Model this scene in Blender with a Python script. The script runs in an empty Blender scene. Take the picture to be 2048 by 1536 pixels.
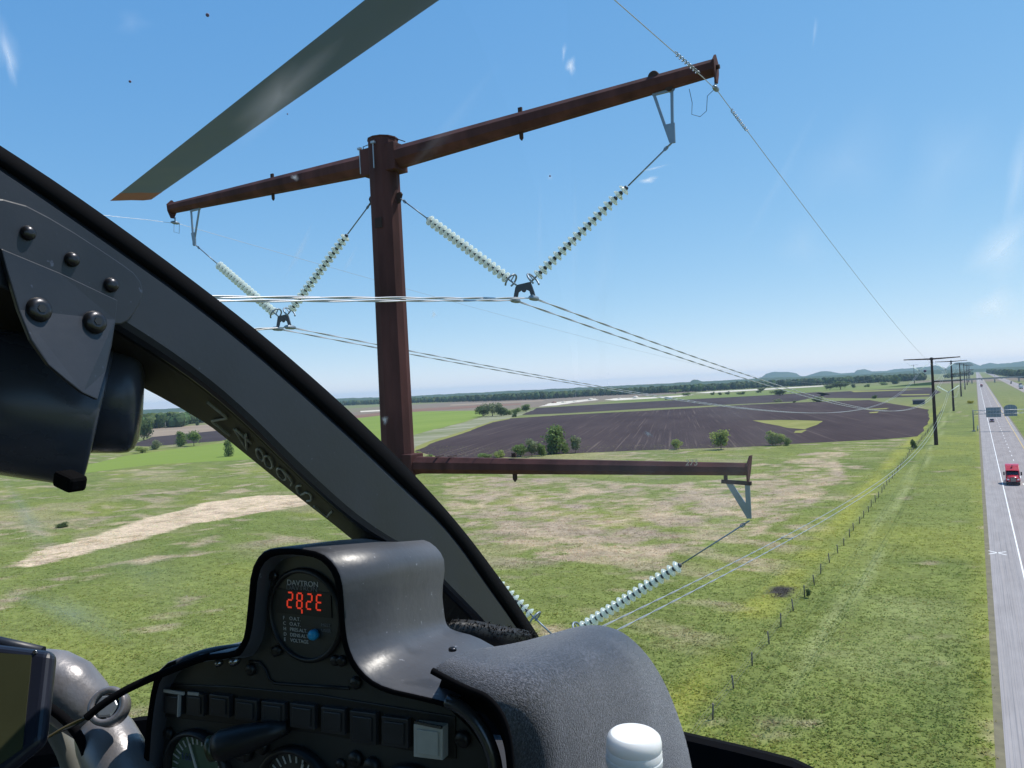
import bpy, bmesh, math, random
import numpy as np
from mathutils import Vector, Matrix

# ------------------------------------------------------------------ camera, sky, sun, exposure
SC = bpy.context.scene
COL = SC.collection
FPX, CX, CY = 1550.0, 1024.0, 768.0
YAW, ROLL, PITCH, CAMH = math.radians(30.9), math.atan(.05), math.radians(.4965), 24.7
_r0 = Vector((math.cos(YAW), math.sin(YAW), 0)); _f0 = Vector((-math.sin(YAW), math.cos(YAW), 0)); _z = Vector((0, 0, 1))
_f = _f0*math.cos(PITCH) + _z*math.sin(PITCH); _u = _z*math.cos(PITCH) - _f0*math.sin(PITCH)
CAM_R = _r0*math.cos(ROLL) - _u*math.sin(ROLL); CAM_U = _r0*math.sin(ROLL) + _u*math.cos(ROLL); CAM_F = _f
EYE = Vector((0, 0, CAMH))
cam_data = bpy.data.cameras.new('camera'); cam = bpy.data.objects.new('camera', cam_data); COL.objects.link(cam)
m = Matrix.Identity(4)
for i in range(3):
    m[i][0] = CAM_R[i]; m[i][1] = CAM_U[i]; m[i][2] = -CAM_F[i]; m[i][3] = EYE[i]
cam.matrix_world = m
cam_data.sensor_width = 36; cam_data.lens = 36*FPX/2048
cam_data.clip_start = .02; cam_data.clip_end = 40000
SC.camera = cam

SUN_AZ, SUN_EL = math.radians(38.5), math.radians(60)      # azimuth from +Y towards +X
sun_dir = Vector((math.sin(SUN_AZ)*math.cos(SUN_EL), math.cos(SUN_AZ)*math.cos(SUN_EL), math.sin(SUN_EL)))
world = bpy.data.worlds.new('World'); SC.world = world; world.use_nodes = True
wn = world.node_tree; bg = wn.nodes['Background']
sky = wn.nodes.new('ShaderNodeTexSky'); sky.sky_type = 'NISHITA'; sky.sun_disc = False
sky.sun_elevation = SUN_EL; sky.sun_rotation = SUN_AZ; sky.altitude = 200
sky.air_density = .6; sky.dust_density = 0; sky.ozone_density = 2.0
# the phone's tone curve on the clear sky: one curve per channel, the same in every direction
SKY_K = .12; _sp = wn.nodes.new('ShaderNodeSeparateColor'); _cb = wn.nodes.new('ShaderNodeCombineColor'); wn.links.new(sky.outputs[0], _sp.inputs[0])
for _i, (_e, _c) in enumerate(((.93, .160), (.56, .295), (.29, .535))):
    _p = wn.nodes.new('ShaderNodeMath'); _p.operation = 'POWER'; _p.inputs[1].default_value = _e
    _q = wn.nodes.new('ShaderNodeMath'); _q.operation = 'MULTIPLY'; _q.inputs[1].default_value = _c/SKY_K
    wn.links.new(_sp.outputs[_i], _p.inputs[0]); wn.links.new(_p.outputs[0], _q.inputs[0]); wn.links.new(_q.outputs[0], _cb.inputs[_i])
wn.links.new(_cb.outputs[0], bg.inputs[0]); bg.inputs[1].default_value = SKY_K
sl = bpy.data.lights.new('sun', 'SUN'); sl.energy = 4.9; sl.angle = math.radians(.53); sl.color = (1, .945, .865)
so = bpy.data.objects.new('sun', sl); COL.objects.link(so); so.rotation_euler = sun_dir.to_track_quat('Z', 'Y').to_euler()
so.location = (30, 30, 120)
SC.view_settings.view_transform = 'Standard'; SC.view_settings.look = 'None'
SC.view_settings.exposure = 0.0; SC.view_settings.gamma = 1; SC.view_settings.use_curve_mapping = False
SC.cycles.max_bounces = 10; SC.cycles.transparent_max_bounces = 24; SC.cycles.volume_bounces = 1
SC.cycles.use_denoising = True

# ------------------------------------------------------------------ geometry of sight lines (real places are read off with these)
def ray(x, y): return CAM_R*((x-CX)/FPX) + CAM_U*((CY-y)/FPX) + CAM_F
def g(x, y, z=0.0):
    d = ray(x, y); return EYE + d*((z-CAMH)/d.z)
def on_y(x, y, Y):
    d = ray(x, y); return EYE + d*(Y/d.y)
def at_dist(x, y, D):
    d = ray(x, y); return EYE + d*(D/math.hypot(d.x, d.y))
HD = math.radians(5.3)
HFV = Vector((-math.sin(HD), math.cos(HD), 0)); HRV = Vector((math.cos(HD), math.sin(HD), 0))
def hray(x, y):
    d = ray(x, y); return Vector((d.dot(HRV), d.dot(HFV), d.z))
def hf(x, y, f): d = hray(x, y); return d*(f/d.y)          # cockpit frame: x right, y forward, z up, origin at the pilot's eye
def hr(x, y, r): d = hray(x, y); return d*(r/d.x)
def hu(x, y, u): d = hray(x, y); return d*(u/d.z)

# ------------------------------------------------------------------ materials
MATS = {}
def pm(name, col, rough=.7, metal=0., var=.0, scale=8., bump=0., bscale=None, spec=.5, trans=0., coat=0., detail=6):
    if name in MATS: return MATS[name]
    mt = bpy.data.materials.new(name); mt.use_nodes = True; t = mt.node_tree; p = t.nodes['Principled BSDF']
    p.inputs['Base Color'].default_value = (*col, 1); p.inputs['Roughness'].default_value = rough
    p.inputs['Metallic'].default_value = metal; p.inputs['Specular IOR Level'].default_value = spec
    p.inputs['Transmission Weight'].default_value = trans; p.inputs['Coat Weight'].default_value = coat
    if var or bump:
        tc = t.nodes.new('ShaderNodeTexCoord')
        nz = t.nodes.new('ShaderNodeTexNoise'); nz.inputs['Scale'].default_value = scale; nz.inputs['Detail'].default_value = detail
        t.links.new(tc.outputs['Object'], nz.inputs['Vector'])
        if var:
            r = t.nodes.new('ShaderNodeMapRange'); r.inputs[1].default_value = .25; r.inputs[2].default_value = .75
            r.inputs[3].default_value = 1-var; r.inputs[4].default_value = 1+var
            mx = t.nodes.new('ShaderNodeVectorMath'); mx.operation = 'SCALE'; mx.inputs[0].default_value = col
            t.links.new(nz.outputs[0], r.inputs[0]); t.links.new(r.outputs[0], mx.inputs['Scale']); t.links.new(mx.outputs[0], p.inputs['Base Color'])
            r2 = t.nodes.new('ShaderNodeMapRange'); r2.inputs[3].default_value = max(.05, rough-.12); r2.inputs[4].default_value = min(1, rough+.12)
            t.links.new(nz.outputs[0], r2.inputs[0]); t.links.new(r2.outputs[0], p.inputs['Roughness'])
        if bump:
            n2 = t.nodes.new('ShaderNodeTexNoise'); n2.inputs['Scale'].default_value = bscale or scale*4; n2.inputs['Detail'].default_value = 3
            t.links.new(tc.outputs['Object'], n2.inputs['Vector'])
            b = t.nodes.new('ShaderNodeBump'); b.inputs['Strength'].default_value = bump; b.inputs['Distance'].default_value = .02
            t.links.new(n2.outputs[0], b.inputs['Height']); t.links.new(b.outputs[0], p.inputs['Normal'])
    MATS[name] = mt; return mt
def add_translucent(mt, fac, gain=1.0):
    t = mt.node_tree; p = t.nodes['Principled BSDF']; tl = t.nodes.new('ShaderNodeBsdfTranslucent'); mx = t.nodes.new('ShaderNodeMixShader'); mx.inputs[0].default_value = fac
    src = p.inputs['Base Color'].links[0].from_socket if p.inputs['Base Color'].links else None
    if src: t.links.new(src, tl.inputs[0])
    else: tl.inputs[0].default_value = p.inputs['Base Color'].default_value
    t.links.new(p.outputs[0], mx.inputs[1]); t.links.new(tl.outputs[0], mx.inputs[2]); t.links.new(mx.outputs[0], t.nodes['Material Output'].inputs['Surface']); return mt
def emit(name, col, s):
    mt = bpy.data.materials.new(name); mt.use_nodes = True; p = mt.node_tree.nodes['Principled BSDF']
    p.inputs['Base Color'].default_value = (.02, .005, .005, 1)
    p.inputs['Emission Color'].default_value = (*col, 1); p.inputs['Emission Strength'].default_value = s; MATS[name] = mt; return mt

# ------------------------------------------------------------------ mesh building
class MB:
    def __init__(s): s.v = []; s.f = []; s.sm = []
    def add(s, vs, fs, smooth=False):
        o = len(s.v); s.v += [tuple(v) for v in vs]; s.f += [tuple(i+o for i in f) for f in fs]; s.sm += [smooth]*len(fs); return s
    def box(s, c, d, R=None):
        c = Vector(c); x, y, z = d[0]/2, d[1]/2, d[2]/2
        P = [Vector((a*x, b*y, e*z)) for a in (-1, 1) for b in (-1, 1) for e in (-1, 1)]
        P = [(R @ p if R else p) + c for p in P]
        return s.add(P, [(0, 1, 3, 2), (4, 6, 7, 5), (0, 4, 5, 1), (2, 3, 7, 6), (0, 2, 6, 4), (1, 5, 7, 3)])
    def bar(s, a, b, w, h=None, up=Vector((0, 0, 1))):
        a, b = Vector(a), Vector(b); d = b-a; L = d.length; d.normalize()
        x = d.cross(up)
        if x.length < 1e-4: x = d.cross(Vector((1, 0, 0)))
        x.normalize(); z = x.cross(d)
        R = Matrix((x, d, z)).transposed()
        return s.box((a+b)/2, (w, L, h or w), R)
    def loft(s, rings, closed=True, caps=True, smooth=True):
        n = len(rings[0]); o = []
        for r in rings: o += list(r)
        fs = []
        for i in range(len(rings)-1):
            for j in range(n if closed else n-1):
                k = (j+1) % n
                fs.append((i*n+j, i*n+k, (i+1)*n+k, (i+1)*n+j))
        s.add(o, fs, smooth)
        if caps and closed:
            s.add(rings[0], [tuple(range(n))[::-1]]); s.add(rings[-1], [tuple(range(n))])
        return s
    def tube(s, path, rad, n=8, caps=True, smooth=True):
        path = [Vector(p) for p in path]; rings = []; px = None
        for i, p in enumerate(path):
            d = (path[min(i+1, len(path)-1)] - path[max(i-1, 0)]).normalized()
            if px is None:
                px = d.cross(Vector((0, 0, 1)))
                if px.length < .05: px = d.cross(Vector((1, 0, 0)))
            px = (px - d*px.dot(d)).normalized(); py = d.cross(px)
            r = rad[i] if hasattr(rad, '__len__') else rad
            rings.append([p + px*(math.cos(a)*r) + py*(math.sin(a)*r) for a in [2*math.pi*k/n for k in range(n)]])
        return s.loft(rings, True, caps, smooth)
    def lathe(s, prof, c=(0, 0, 0), ax=Vector((0, 0, 1)), n=16, smooth=True, caps=True):
        ax = Vector(ax).normalized(); c = Vector(c)
        x = ax.cross(Vector((0, 0, 1)))
        if x.length < .01: x = Vector((1, 0, 0))
        x.normalize(); y = ax.cross(x)
        rings = [[c + ax*h + x*(math.cos(2*math.pi*k/n)*r) + y*(math.sin(2*math.pi*k/n)*r) for k in range(n)] for r, h in prof]
        return s.loft(rings, True, caps, smooth)
    def prism(s, poly, ext, smooth=False):
        poly = [Vector(p) for p in poly]; e = Vector(ext); n = len(poly)
        s.add(poly + [p+e for p in poly], [tuple(range(n))[::-1], tuple(range(n, 2*n))] + [(i, (i+1) % n, (i+1) % n+n, i+n) for i in range(n)], smooth); return s
    def mesh(s, name, mat, bevel=0., segs=2):
        me = bpy.data.meshes.new(name); me.from_pydata(s.v, [], s.f)
        me.polygons.foreach_set('use_smooth', s.sm)
        bm = bmesh.new(); bm.from_mesh(me)
        bmesh.ops.remove_doubles(bm, verts=bm.verts, dist=1e-6)
        if bevel:
            ed = [e for e in bm.edges if len(e.link_faces) == 2 and e.calc_face_angle(0) > .5]
            bmesh.ops.bevel(bm, geom=ed, offset=bevel, segments=segs, affect='EDGES', profile=.5, clamp_overlap=True)
        bmesh.ops.recalc_face_normals(bm, faces=bm.faces)
        bm.to_mesh(me); bm.free(); me.materials.append(mat); me.update(); return me
    def build(s, name, mat, parent=None, bevel=0., segs=2):
        o = bpy.data.objects.new(name, s.mesh(name, mat, bevel, segs)); COL.objects.link(o)
        if parent: o.parent = parent
        return o
def tag(o, label=None, cat=None, group=None, kind=None):
    if label: o['label'] = label
    if cat: o['category'] = cat
    if group: o['group'] = group
    if kind: o['kind'] = kind
    return o
def empty(name, loc=(0, 0, 0), rz=0., label=None, cat=None, group=None):
    o = bpy.data.objects.new(name, None); COL.objects.link(o); o.location = loc; o.rotation_euler = (0, 0, rz); o.empty_display_size = .2
    return tag(o, label, cat, group)
def inst(name, me, parent=None, M=None):
    o = bpy.data.objects.new(name, me); COL.objects.link(o)
    if parent: o.parent = parent
    if M is not None: o.matrix_basis = M
    return o
def copy_tree(o, parent=None, label=None):
    c = o.copy(); COL.objects.link(c); c.parent = parent
    if label: c['label'] = label
    for ch in o.children: copy_tree(ch, c)
    return c
def text(name, s, size, mat, parent, loc, rot=(math.pi/2, 0, 0), align='LEFT', ext=.0001, sx=1.):
    cu = bpy.data.curves.new(name, 'FONT'); cu.body = s; cu.size = size; cu.align_x = align; cu.align_y = 'CENTER'; cu.extrude = ext
    cu.materials.append(mat); o = bpy.data.objects.new(name, cu); COL.objects.link(o); o.location = loc; o.rotation_euler = rot; o.scale = (sx, 1, 1)
    dg = bpy.context.evaluated_depsgraph_get(); me = bpy.data.meshes.new_from_object(o.evaluated_get(dg)); me.name = name
    bpy.data.objects.remove(o); o = bpy.data.objects.new(name, me); COL.objects.link(o); o.location = loc; o.rotation_euler = rot; o.scale = (sx, 1, 1)
    o.parent = parent; return o
def raw_mesh(name, V, F, mat, color=None, smooth=False):
    me = bpy.data.meshes.new(name); V = np.asarray(V, np.float32); F = np.asarray(F, np.int32); k = F.shape[1]
    me.vertices.add(len(V)); me.vertices.foreach_set('co', V.ravel())
    me.loops.add(F.size); me.loops.foreach_set('vertex_index', F.ravel())
    me.polygons.add(len(F)); me.polygons.foreach_set('loop_start', np.arange(0, F.size, k, dtype=np.int32)); me.polygons.foreach_set('loop_total', np.full(len(F), k, np.int32))
    me.polygons.foreach_set('use_smooth', np.full(len(F), smooth))
    if color is not None:
        a = me.color_attributes.new('tint', 'FLOAT_COLOR', 'POINT'); a.data.foreach_set('color', np.asarray(color, np.float32).ravel())
    me.update(calc_edges=True); me.materials.append(mat); return me
def raw_obj(name, *a, **k):
    o = bpy.data.objects.new(name, raw_mesh(name, *a, **k)); COL.objects.link(o); return o

rng = np.random.default_rng(7); random.seed(7)
def vnoise(x, y, s, seed=0):
    x = np.asarray(x, float)/s; y = np.asarray(y, float)/s
    xi = np.floor(x).astype(np.int64); yi = np.floor(y).astype(np.int64); fx = x-xi; fy = y-yi
    fx = fx*fx*(3-2*fx); fy = fy*fy*(3-2*fy)
    def h(a, b):
        n = (a*374761393 + b*668265263 + seed*974634541) & 0x7fffffff
        n = ((n ^ (n >> 13))*1274126177) & 0x7fffffff
        return ((n ^ (n >> 16)) & 0xffff)/65535.
    return (h(xi, yi)*(1-fx)+h(xi+1, yi)*fx)*(1-fy) + (h(xi, yi+1)*(1-fx)+h(xi+1, yi+1)*fx)*fy
def fbm(x, y, s, seed=0, o=4):
    t = 0; a = .5
    for k in range(o): t = t + a*vnoise(x, y, s/2**k, seed+k*17); a *= .5
    return t/(1-.5**o)
def inpoly(x, y, poly):
    c = np.zeros(np.shape(x), bool); n = len(poly)
    for i in range(n):
        x1, y1 = poly[i]; x2, y2 = poly[(i+1) % n]
        k = ((y1 > y) != (y2 > y)) & (x < (x2-x1)*(y-y1)/((y2-y1) if y2 != y1 else 1e-9)+x1); c ^= k
    return c
def gp(pts): return [tuple(g(*p)[:2]) for p in pts]

# ------------------------------------------------------------------ THE SETTING: ground
REED = gp([(40, 1122), (70, 1106), (150, 1082), (250, 1052), (330, 1028), (420, 1004), (520, 990), (640, 992), (620, 1010), (480, 1032), (380, 1050), (300, 1074), (200, 1098), (110, 1122), (60, 1132)])
DRYM = gp([(900, 950), (1100, 958), (1350, 968), (1500, 950), (1620, 905), (1690, 902), (1670, 960), (1620, 1020), (1540, 1062), (1400, 1085), (1300, 1125), (1180, 1120), (1060, 1110), (940, 1060), (880, 990)])
PEAT = gp([(1538, 1182), (1556, 1170), (1578, 1172), (1590, 1186), (1572, 1196), (1545, 1194)])
def masks(X, Y):
    """dry, yellow, lush, peat weights of the meadow at X, Y (metres)."""
    wx = X + 5*(fbm(X, Y, 14, 3)-.5)*2; wy = Y + 6*(fbm(X, Y, 16, 5)-.5)*2
    n1 = fbm(X, Y*.8, 9, 11); n2 = fbm(X, Y, 3.2, 12); n3 = fbm(X, Y, 45, 13); n4 = fbm(X+Y*.3, Y, 22, 14)
    dry = np.zeros(np.shape(X))
    dry = np.maximum(dry, inpoly(X+2.2*(n2-.5)*2, Y+3*(n1-.5)*2, REED)*np.clip(1.25-.9*(n2 > .62), 0, 1))
    dry = np.maximum(dry, inpoly(wx, wy, DRYM)*np.clip(.46+2.2*(n1-.46)+3.2*(n2-.48)+2.2*(fbm(X, Y, 1.3, 15)-.5), 0, .95))
    west = np.clip((-20-X)/6, 0, 1)
    dry = np.maximum(dry, west*np.clip((n1*.5+n2*.5-.60)*8, 0, .85))
    dry = np.maximum(dry, west*np.clip((fbm(X, Y*1.6, 30, 91)-.60)*4, 0, .35)*(X < -60))
    dry = np.maximum(dry, np.clip((n2*.6+n1*.4-.66)*7, 0, .8)*(X > -20))
    dry = np.maximum(dry, west*np.clip((fbm(X*.30, Y+.22*X, 3.6, 95)-.55)*6, 0, .7)*np.clip((fbm(X, Y, 34, 96)-.40)*5, 0, 1))
    # weeds on the near side of the fence, verge by the shoulder
    wob = 2.2*(fbm(X, Y, 12, 21)-.5)
    yel = np.exp(-((X+20.9+wob)/2.0)**2)*np.clip((n1-.22)*3.5, 0, 1)*1.1
    yel = np.maximum(yel, np.exp(-((X+.4)/1.1)**2)*(.15+.8*n2))
    yel = np.maximum(yel, .45*np.clip((n4-.52)*5, 0, 1))
    lush = np.clip((n3-.42)*3.2, 0, 1)*.6 + np.clip((n1-.53)*4.5, 0, 1)*.7 + np.clip((n2-.55)*4, 0, 1)*.35
    pe = inpoly(X + 1.5*(n2-.5), Y + 2*(n2-.5), PEAT)*1.
    # wheel tracks through the strip between the fence and the road
    pale = np.zeros(np.shape(X))
    c = -14.6 + .9*np.sin(Y/37.) ; pale = np.maximum(pale, (np.exp(-((X-c)/.35)**2)+np.exp(-((X-c-1.9)/.35)**2))*np.clip((Y-58)/20, 0, 1)*1.2)
    pale = np.maximum(pale, np.clip((fbm(X, Y, 18, 31)-.52)*4, 0, .7)*np.exp(-((X+9)/7)**2)*(Y < 95))
    straw = inpoly(X+2.0*(n2-.5)*2, Y+2.6*(n1-.5)*2, REED)*np.clip(.55+2.6*(fbm(X, Y, 2.0, 44)-.42)+1.2*(fbm(X, Y, 7, 45)-.45), .05, 1)
    return np.clip(dry, 0, 1), np.clip(yel, 0, 1), np.clip(lush, 0, 1), pe, np.clip(pale, 0, 1), straw
C_G = np.array((.176, .203, .054)); C_L = np.array((.124, .158, .040)); C_D = np.array((.47, .37, .23)); C_Y = np.array((.240, .250, .050)); C_P = np.array((.050, .044, .038)); C_S = np.array((.60, .46, .32)); C_PA = np.array((.235, .26, .10))
def mcol(X, Y):
    d, ye, l, p, pa, st = [a[..., None] for a in masks(X, Y)]
    c = C_G*(1-l)+C_L*l; c = c*(1-pa)+C_PA*pa; c = c*(1-ye)+C_Y*ye; cd = C_D*(1-fbm(X, Y, 8, 61)[..., None]*.9)+np.array((.25, .195, .165))*fbm(X, Y, 8, 61)[..., None]*.9; cd = cd*(.75+.55*fbm(X, Y, 1.8, 62)[..., None]); c = c*(1-d)+cd*d; c = c*(1-st)+C_S*st; c = c*(1-p)+C_P*p
    return c
def lines(lo, hi, step, far_lo, far_hi):
    a = np.arange(lo, hi+.1, step).tolist(); s = step; x = hi
    while x < far_hi: s *= 1.22; x += s; a.append(x)
    s = step; x = lo
    while x > far_lo: s *= 1.22; x -= s; a.insert(0, x)
    return np.array(a)
gx = lines(-430, 22, 1.25, -14500, 14500); gy = lines(24, 420, 1.25, -2500, 14500)
GX, GY = np.meshgrid(gx, gy)
gc = mcol(GX, GY)
far = np.clip((np.maximum(-GX-430, 0)+np.maximum(GY-420, 0))/400, 0, 1)[..., None]
bign = fbm(GX*.6, GY, 420, 51)[..., None]; big2 = fbm(GX, GY*.5, 900, 52)[..., None]
farc = np.array((.145, .178, .058))*(1-bign)+np.array((.20, .195, .09))*bign
farc = np.where(big2 > .6, np.array((.20, .16, .12)), farc)
gc = gc*(1-far)+farc*far
nx_, ny_ = len(gx), len(gy)
idx = np.arange(nx_*ny_).reshape(ny_, nx_)
Fq = np.stack([idx[:-1, :-1], idx[:-1, 1:], idx[1:, 1:], idx[1:, :-1]], -1).reshape(-1, 4)
Vg = np.stack([GX, GY, np.zeros_like(GX)], -1).reshape(-1, 3)

def tint_material(name, fine=True, rough=.95, up=False):
    mt = bpy.data.materials.new(name); mt.use_nodes = True; t = mt.node_tree; p = t.nodes['Principled BSDF']
    p.inputs['Roughness'].default_value = rough; p.inputs['Specular IOR Level'].default_value = .15
    a = t.nodes.new('ShaderNodeVertexColor'); a.layer_name = 'tint'
    if not fine:
        t.links.new(a.outputs[0], p.inputs['Base Color'])
        if up: add_translucent(mt, .5)
        return mt
    tc = t.nodes.new('ShaderNodeTexCoord')
    def noise(s, d=4, stretch=None):
        n = t.nodes.new('ShaderNodeTexNoise'); n.inputs['Scale'].default_value = s; n.inputs['Detail'].default_value = d; n.inputs['Roughness'].default_value = .65
        if stretch:
            mp = t.nodes.new('ShaderNodeMapping'); mp.inputs['Scale'].default_value = stretch
            t.links.new(tc.outputs['Object'], mp.inputs[0]); t.links.new(mp.outputs[0], n.inputs['Vector'])
        else: t.links.new(tc.outputs['Object'], n.inputs['Vector'])
        return n
    n1 = noise(.7, 6, (1.0, 1.7, 1)); n2 = noise(.13, 5, (1, 1.6, 1)); n3 = noise(2.6, 4)
    def rng_(n, lo, hi):
        r = t.nodes.new('ShaderNodeMapRange'); r.inputs[1].default_value = .3; r.inputs[2].default_value = .7; r.inputs[3].default_value = lo; r.inputs[4].default_value = hi
        r.clamp = False
        t.links.new(n.outputs[0], r.inputs[0]); return r
    m1 = t.nodes.new('ShaderNodeMath'); m1.operation = 'MULTIPLY'; m2 = t.nodes.new('ShaderNodeMath'); m2.operation = 'MULTIPLY'
    t.links.new(rng_(n1, .72, 1.28).outputs[0], m1.inputs[0]); t.links.new(rng_(n2, .84, 1.16).outputs[0], m1.inputs[1])
    t.links.new(m1.outputs[0], m2.inputs[0]); t.links.new(rng_(n3, .8, 1.2).outputs[0], m2.inputs[1])
    mx = t.nodes.new('ShaderNodeVectorMath'); mx.operation = 'SCALE'
    t.links.new(a.outputs[0], mx.inputs[0]); t.links.new(m2.outputs[0], mx.inputs['Scale']); t.links.new(mx.outputs[0], p.inputs['Base Color'])
    b = t.nodes.new('ShaderNodeBump'); b.inputs['Strength'].default_value = .5; b.inputs['Distance'].default_value = .3
    t.links.new(n1.outputs[0], b.inputs['Height'])
    b2 = t.nodes.new('ShaderNodeBump'); b2.inputs['Strength'].default_value = .6; b2.inputs['Distance'].default_value = .12
    t.links.new(n3.outputs[0], b2.inputs['Height']); t.links.new(b.outputs[0], b2.inputs['Normal']); t.links.new(b2.outputs[0], p.inputs['Normal'])
    return mt
M_GROUND = tint_material('meadow'); M_TUFT = tint_material('grass_blades', False, .8, True); M_WOODS = tint_material('wood_leaves', False, .8)
colr = np.concatenate([gc.reshape(-1, 3), np.ones((nx_*ny_, 1))], 1)
ground = tag(raw_obj('ground', Vg, Fq, M_GROUND, color=colr), kind='structure')

def rough_poly(pts, jit, step, seed):
    out = []; n = len(pts)
    for i in range(n):
        a = np.array(pts[i]); b = np.array(pts[(i+1) % n]); L = np.linalg.norm(b-a); k = max(1, int(L/step))
        for j in range(k):
            p = a+(b-a)*j/k; q = np.array((fbm(p[0], p[1], step*3, seed)-.5, fbm(p[0], p[1], step*3, seed+9)-.5))
            out.append(p+q*2*jit)
    return out
def sheet(name, pts, z, mat, jit=1.5, step=8, seed=1):
    P = rough_poly(pts, jit, step, seed); b = MB(); b.add([(p[0], p[1], z) for p in P], [tuple(range(len(P)))])
    return tag(b.build(name, mat), kind='structure')
def field_mat(name, col, col2, angle=0., row=0., rows_amt=.0, scale=.03, col3=None):
    mt = bpy.data.materials.new(name); mt.use_nodes = True; t = mt.node_tree; p = t.nodes['Principled BSDF']
    p.inputs['Roughness'].default_value = .95; p.inputs['Specular IOR Level'].default_value = .1
    tc = t.nodes.new('ShaderNodeTexCoord'); mp = t.nodes.new('ShaderNodeMapping'); mp.inputs['Rotation'].default_value = (0, 0, angle)
    t.links.new(tc.outputs['Object'], mp.inputs[0])
    ms = t.nodes.new('ShaderNodeMapping'); ms.inputs['Scale'].default_value = (1, .22, 1); t.links.new(mp.outputs[0], ms.inputs[0])
    n = t.nodes.new('ShaderNodeTexNoise'); n.inputs['Scale'].default_value = scale; n.inputs['Detail'].default_value = 8; n.inputs['Roughness'].default_value = .6
    t.links.new(ms.outputs[0], n.inputs['Vector'])
    cr = t.nodes.new('ShaderNodeValToRGB'); cr.color_ramp.elements[0].position = .36; cr.color_ramp.elements[1].position = .68
    cr.color_ramp.elements[0].color = (*col, 1); cr.color_ramp.elements[1].color = (*col2, 1); t.links.new(n.outputs[0], cr.inputs[0])
    last = cr.outputs[0]
    if row:
        s2 = t.nodes.new('ShaderNodeMapping'); s2.inputs['Scale'].default_value = (1, .008, 1); t.links.new(mp.outputs[0], s2.inputs[0])
        w = t.nodes.new('ShaderNodeTexNoise'); w.inputs['Scale'].default_value = row; w.inputs['Detail'].default_value = 3; w.inputs['Roughness'].default_value = .8
        t.links.new(s2.outputs[0], w.inputs['Vector'])
        r = t.nodes.new('ShaderNodeMapRange'); r.inputs[1].default_value = .56; r.inputs[2].default_value = .68; t.links.new(w.outputs[0], r.inputs[0])
        ml = t.nodes.new('ShaderNodeMath'); ml.operation = 'MULTIPLY'; ml.inputs[1].default_value = rows_amt; t.links.new(r.outputs[0], ml.inputs[0])
        mx = t.nodes.new('ShaderNodeMix'); mx.data_type = 'RGBA'; mx.inputs['B'].default_value = (*(col3 or col2), 1)
        t.links.new(ml.outputs[0], mx.inputs['Factor']); t.links.new(last, mx.inputs['A']); last = mx.outputs['Result']
        b = t.nodes.new('ShaderNodeBump'); b.inputs['Strength'].default_value = .8; b.inputs['Distance'].default_value = .3
        t.links.new(w.outputs[0], b.inputs['Height']); t.links.new(b.outputs[0], p.inputs['Normal'])
    t.links.new(last, p.inputs['Base Color']); return mt
ROWA = math.radians(-19)
M_SOIL = field_mat('ploughed_soil', (.041, .026, .027), (.066, .046, .045), ROWA, .62, .65, .035, (.15, .112, .095))
M_SOIL2 = field_mat('ploughed_soil_far', (.044, .032, .033), (.066, .050, .050), ROWA, .3, .4, .02)
M_CROP = field_mat('young_crop', (.170, .235, .042), (.205, .265, .055), .3, 0, 0, .02)
M_SCRUB = field_mat('scrub_ground', (.16, .18, .075), (.32, .30, .22), .5, 0, 0, .06)
M_YELLOW = field_mat('yellow_weeds', (.19, .20, .05), (.27, .26, .09), .4, 0, 0, .12)
M_TAN = field_mat('tan_soil', (.25, .19, .14), (.33, .26, .19), .9, .1, .3, .02)
M_RED = field_mat('red_soil', (.19, .11, .08), (.24, .15, .11), .9, 0, 0, .02)
M_SAND = field_mat('pale_sand', (.52, .46, .37), (.72, .67, .58), .4, 0, 0, .05)
M_GREENF = field_mat('far_pasture', (.135, .18, .05), (.19, .22, .075), .2, 0, 0, .01)
MAIN = gp([(829, 902), (867, 884), (928, 865), (984, 844), (1019, 837), (1125, 830), (1300, 821), (1400, 815), (1498, 809), (1620, 804), (1737, 800), (1856, 819), (1860, 828), (1856, 846), (1839, 873), (1766, 879), (1644, 885), (1473, 895), (1300, 900), (1148, 907), (960, 917), (879, 915)])
sheet('ploughed_field', MAIN, .03, M_SOIL, 1.2, 7, 2)
sheet('ploughed_field', gp([(1043, 830), (1073, 816), (1300, 803), (1540, 790), (1640, 784), (1660, 789), (1590, 803), (1400, 812), (1300, 817), (1125, 827)]), .03, M_SOIL2, 3, 14, 3)
sheet('ploughed_field', gp([(1634, 786), (1760, 779), (1859, 775), (1882, 784), (1861, 793), (1740, 796.5), (1650, 796)]), .03, M_SOIL2, 3, 14, 4)
sheet('crop_field', gp([(40, 962), (250, 912), (445, 886), (700, 838), (825, 823), (958, 821), (966, 831), (932, 843), (867, 859), (829, 869), (700, 900), (560, 916), (300, 930)]), .02, M_CROP, 3, 14, 5)
sheet('scrub_strip', gp([(700, 902), (829, 870), (867, 860), (932, 844), (968, 833), (1050, 824), (1072, 818), (1040, 831), (1019, 836), (984, 843), (928, 863), (867, 882), (829, 898), (760, 912)]), .04, M_SCRUB, 2, 7, 6)
sheet('yellow_strip', gp([(829, 903), (867, 885.5), (928, 866), (984, 845), (1019, 838), (1019, 836.5), (984, 842.5), (928, 861.5), (867, 880), (829, 894)]), .055, M_YELLOW, 1, 7, 7)
sheet('yellow_patch', gp([(1508, 841), (1560, 840), (1644, 842), (1641, 848), (1610, 859), (1571, 856)]), .06, M_YELLOW, 2.2, 7, 8)
sheet('yellow_patch', gp([(1588, 862), (1612, 860), (1604, 866), (1586, 866)]), .06, M_YELLOW, 1.2, 4, 9)
sheet('yellow_patch', gp([(1730, 818), (1775, 816), (1770, 818.5), (1735, 820)]), .06, M_YELLOW, 2, 6, 10)
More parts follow.
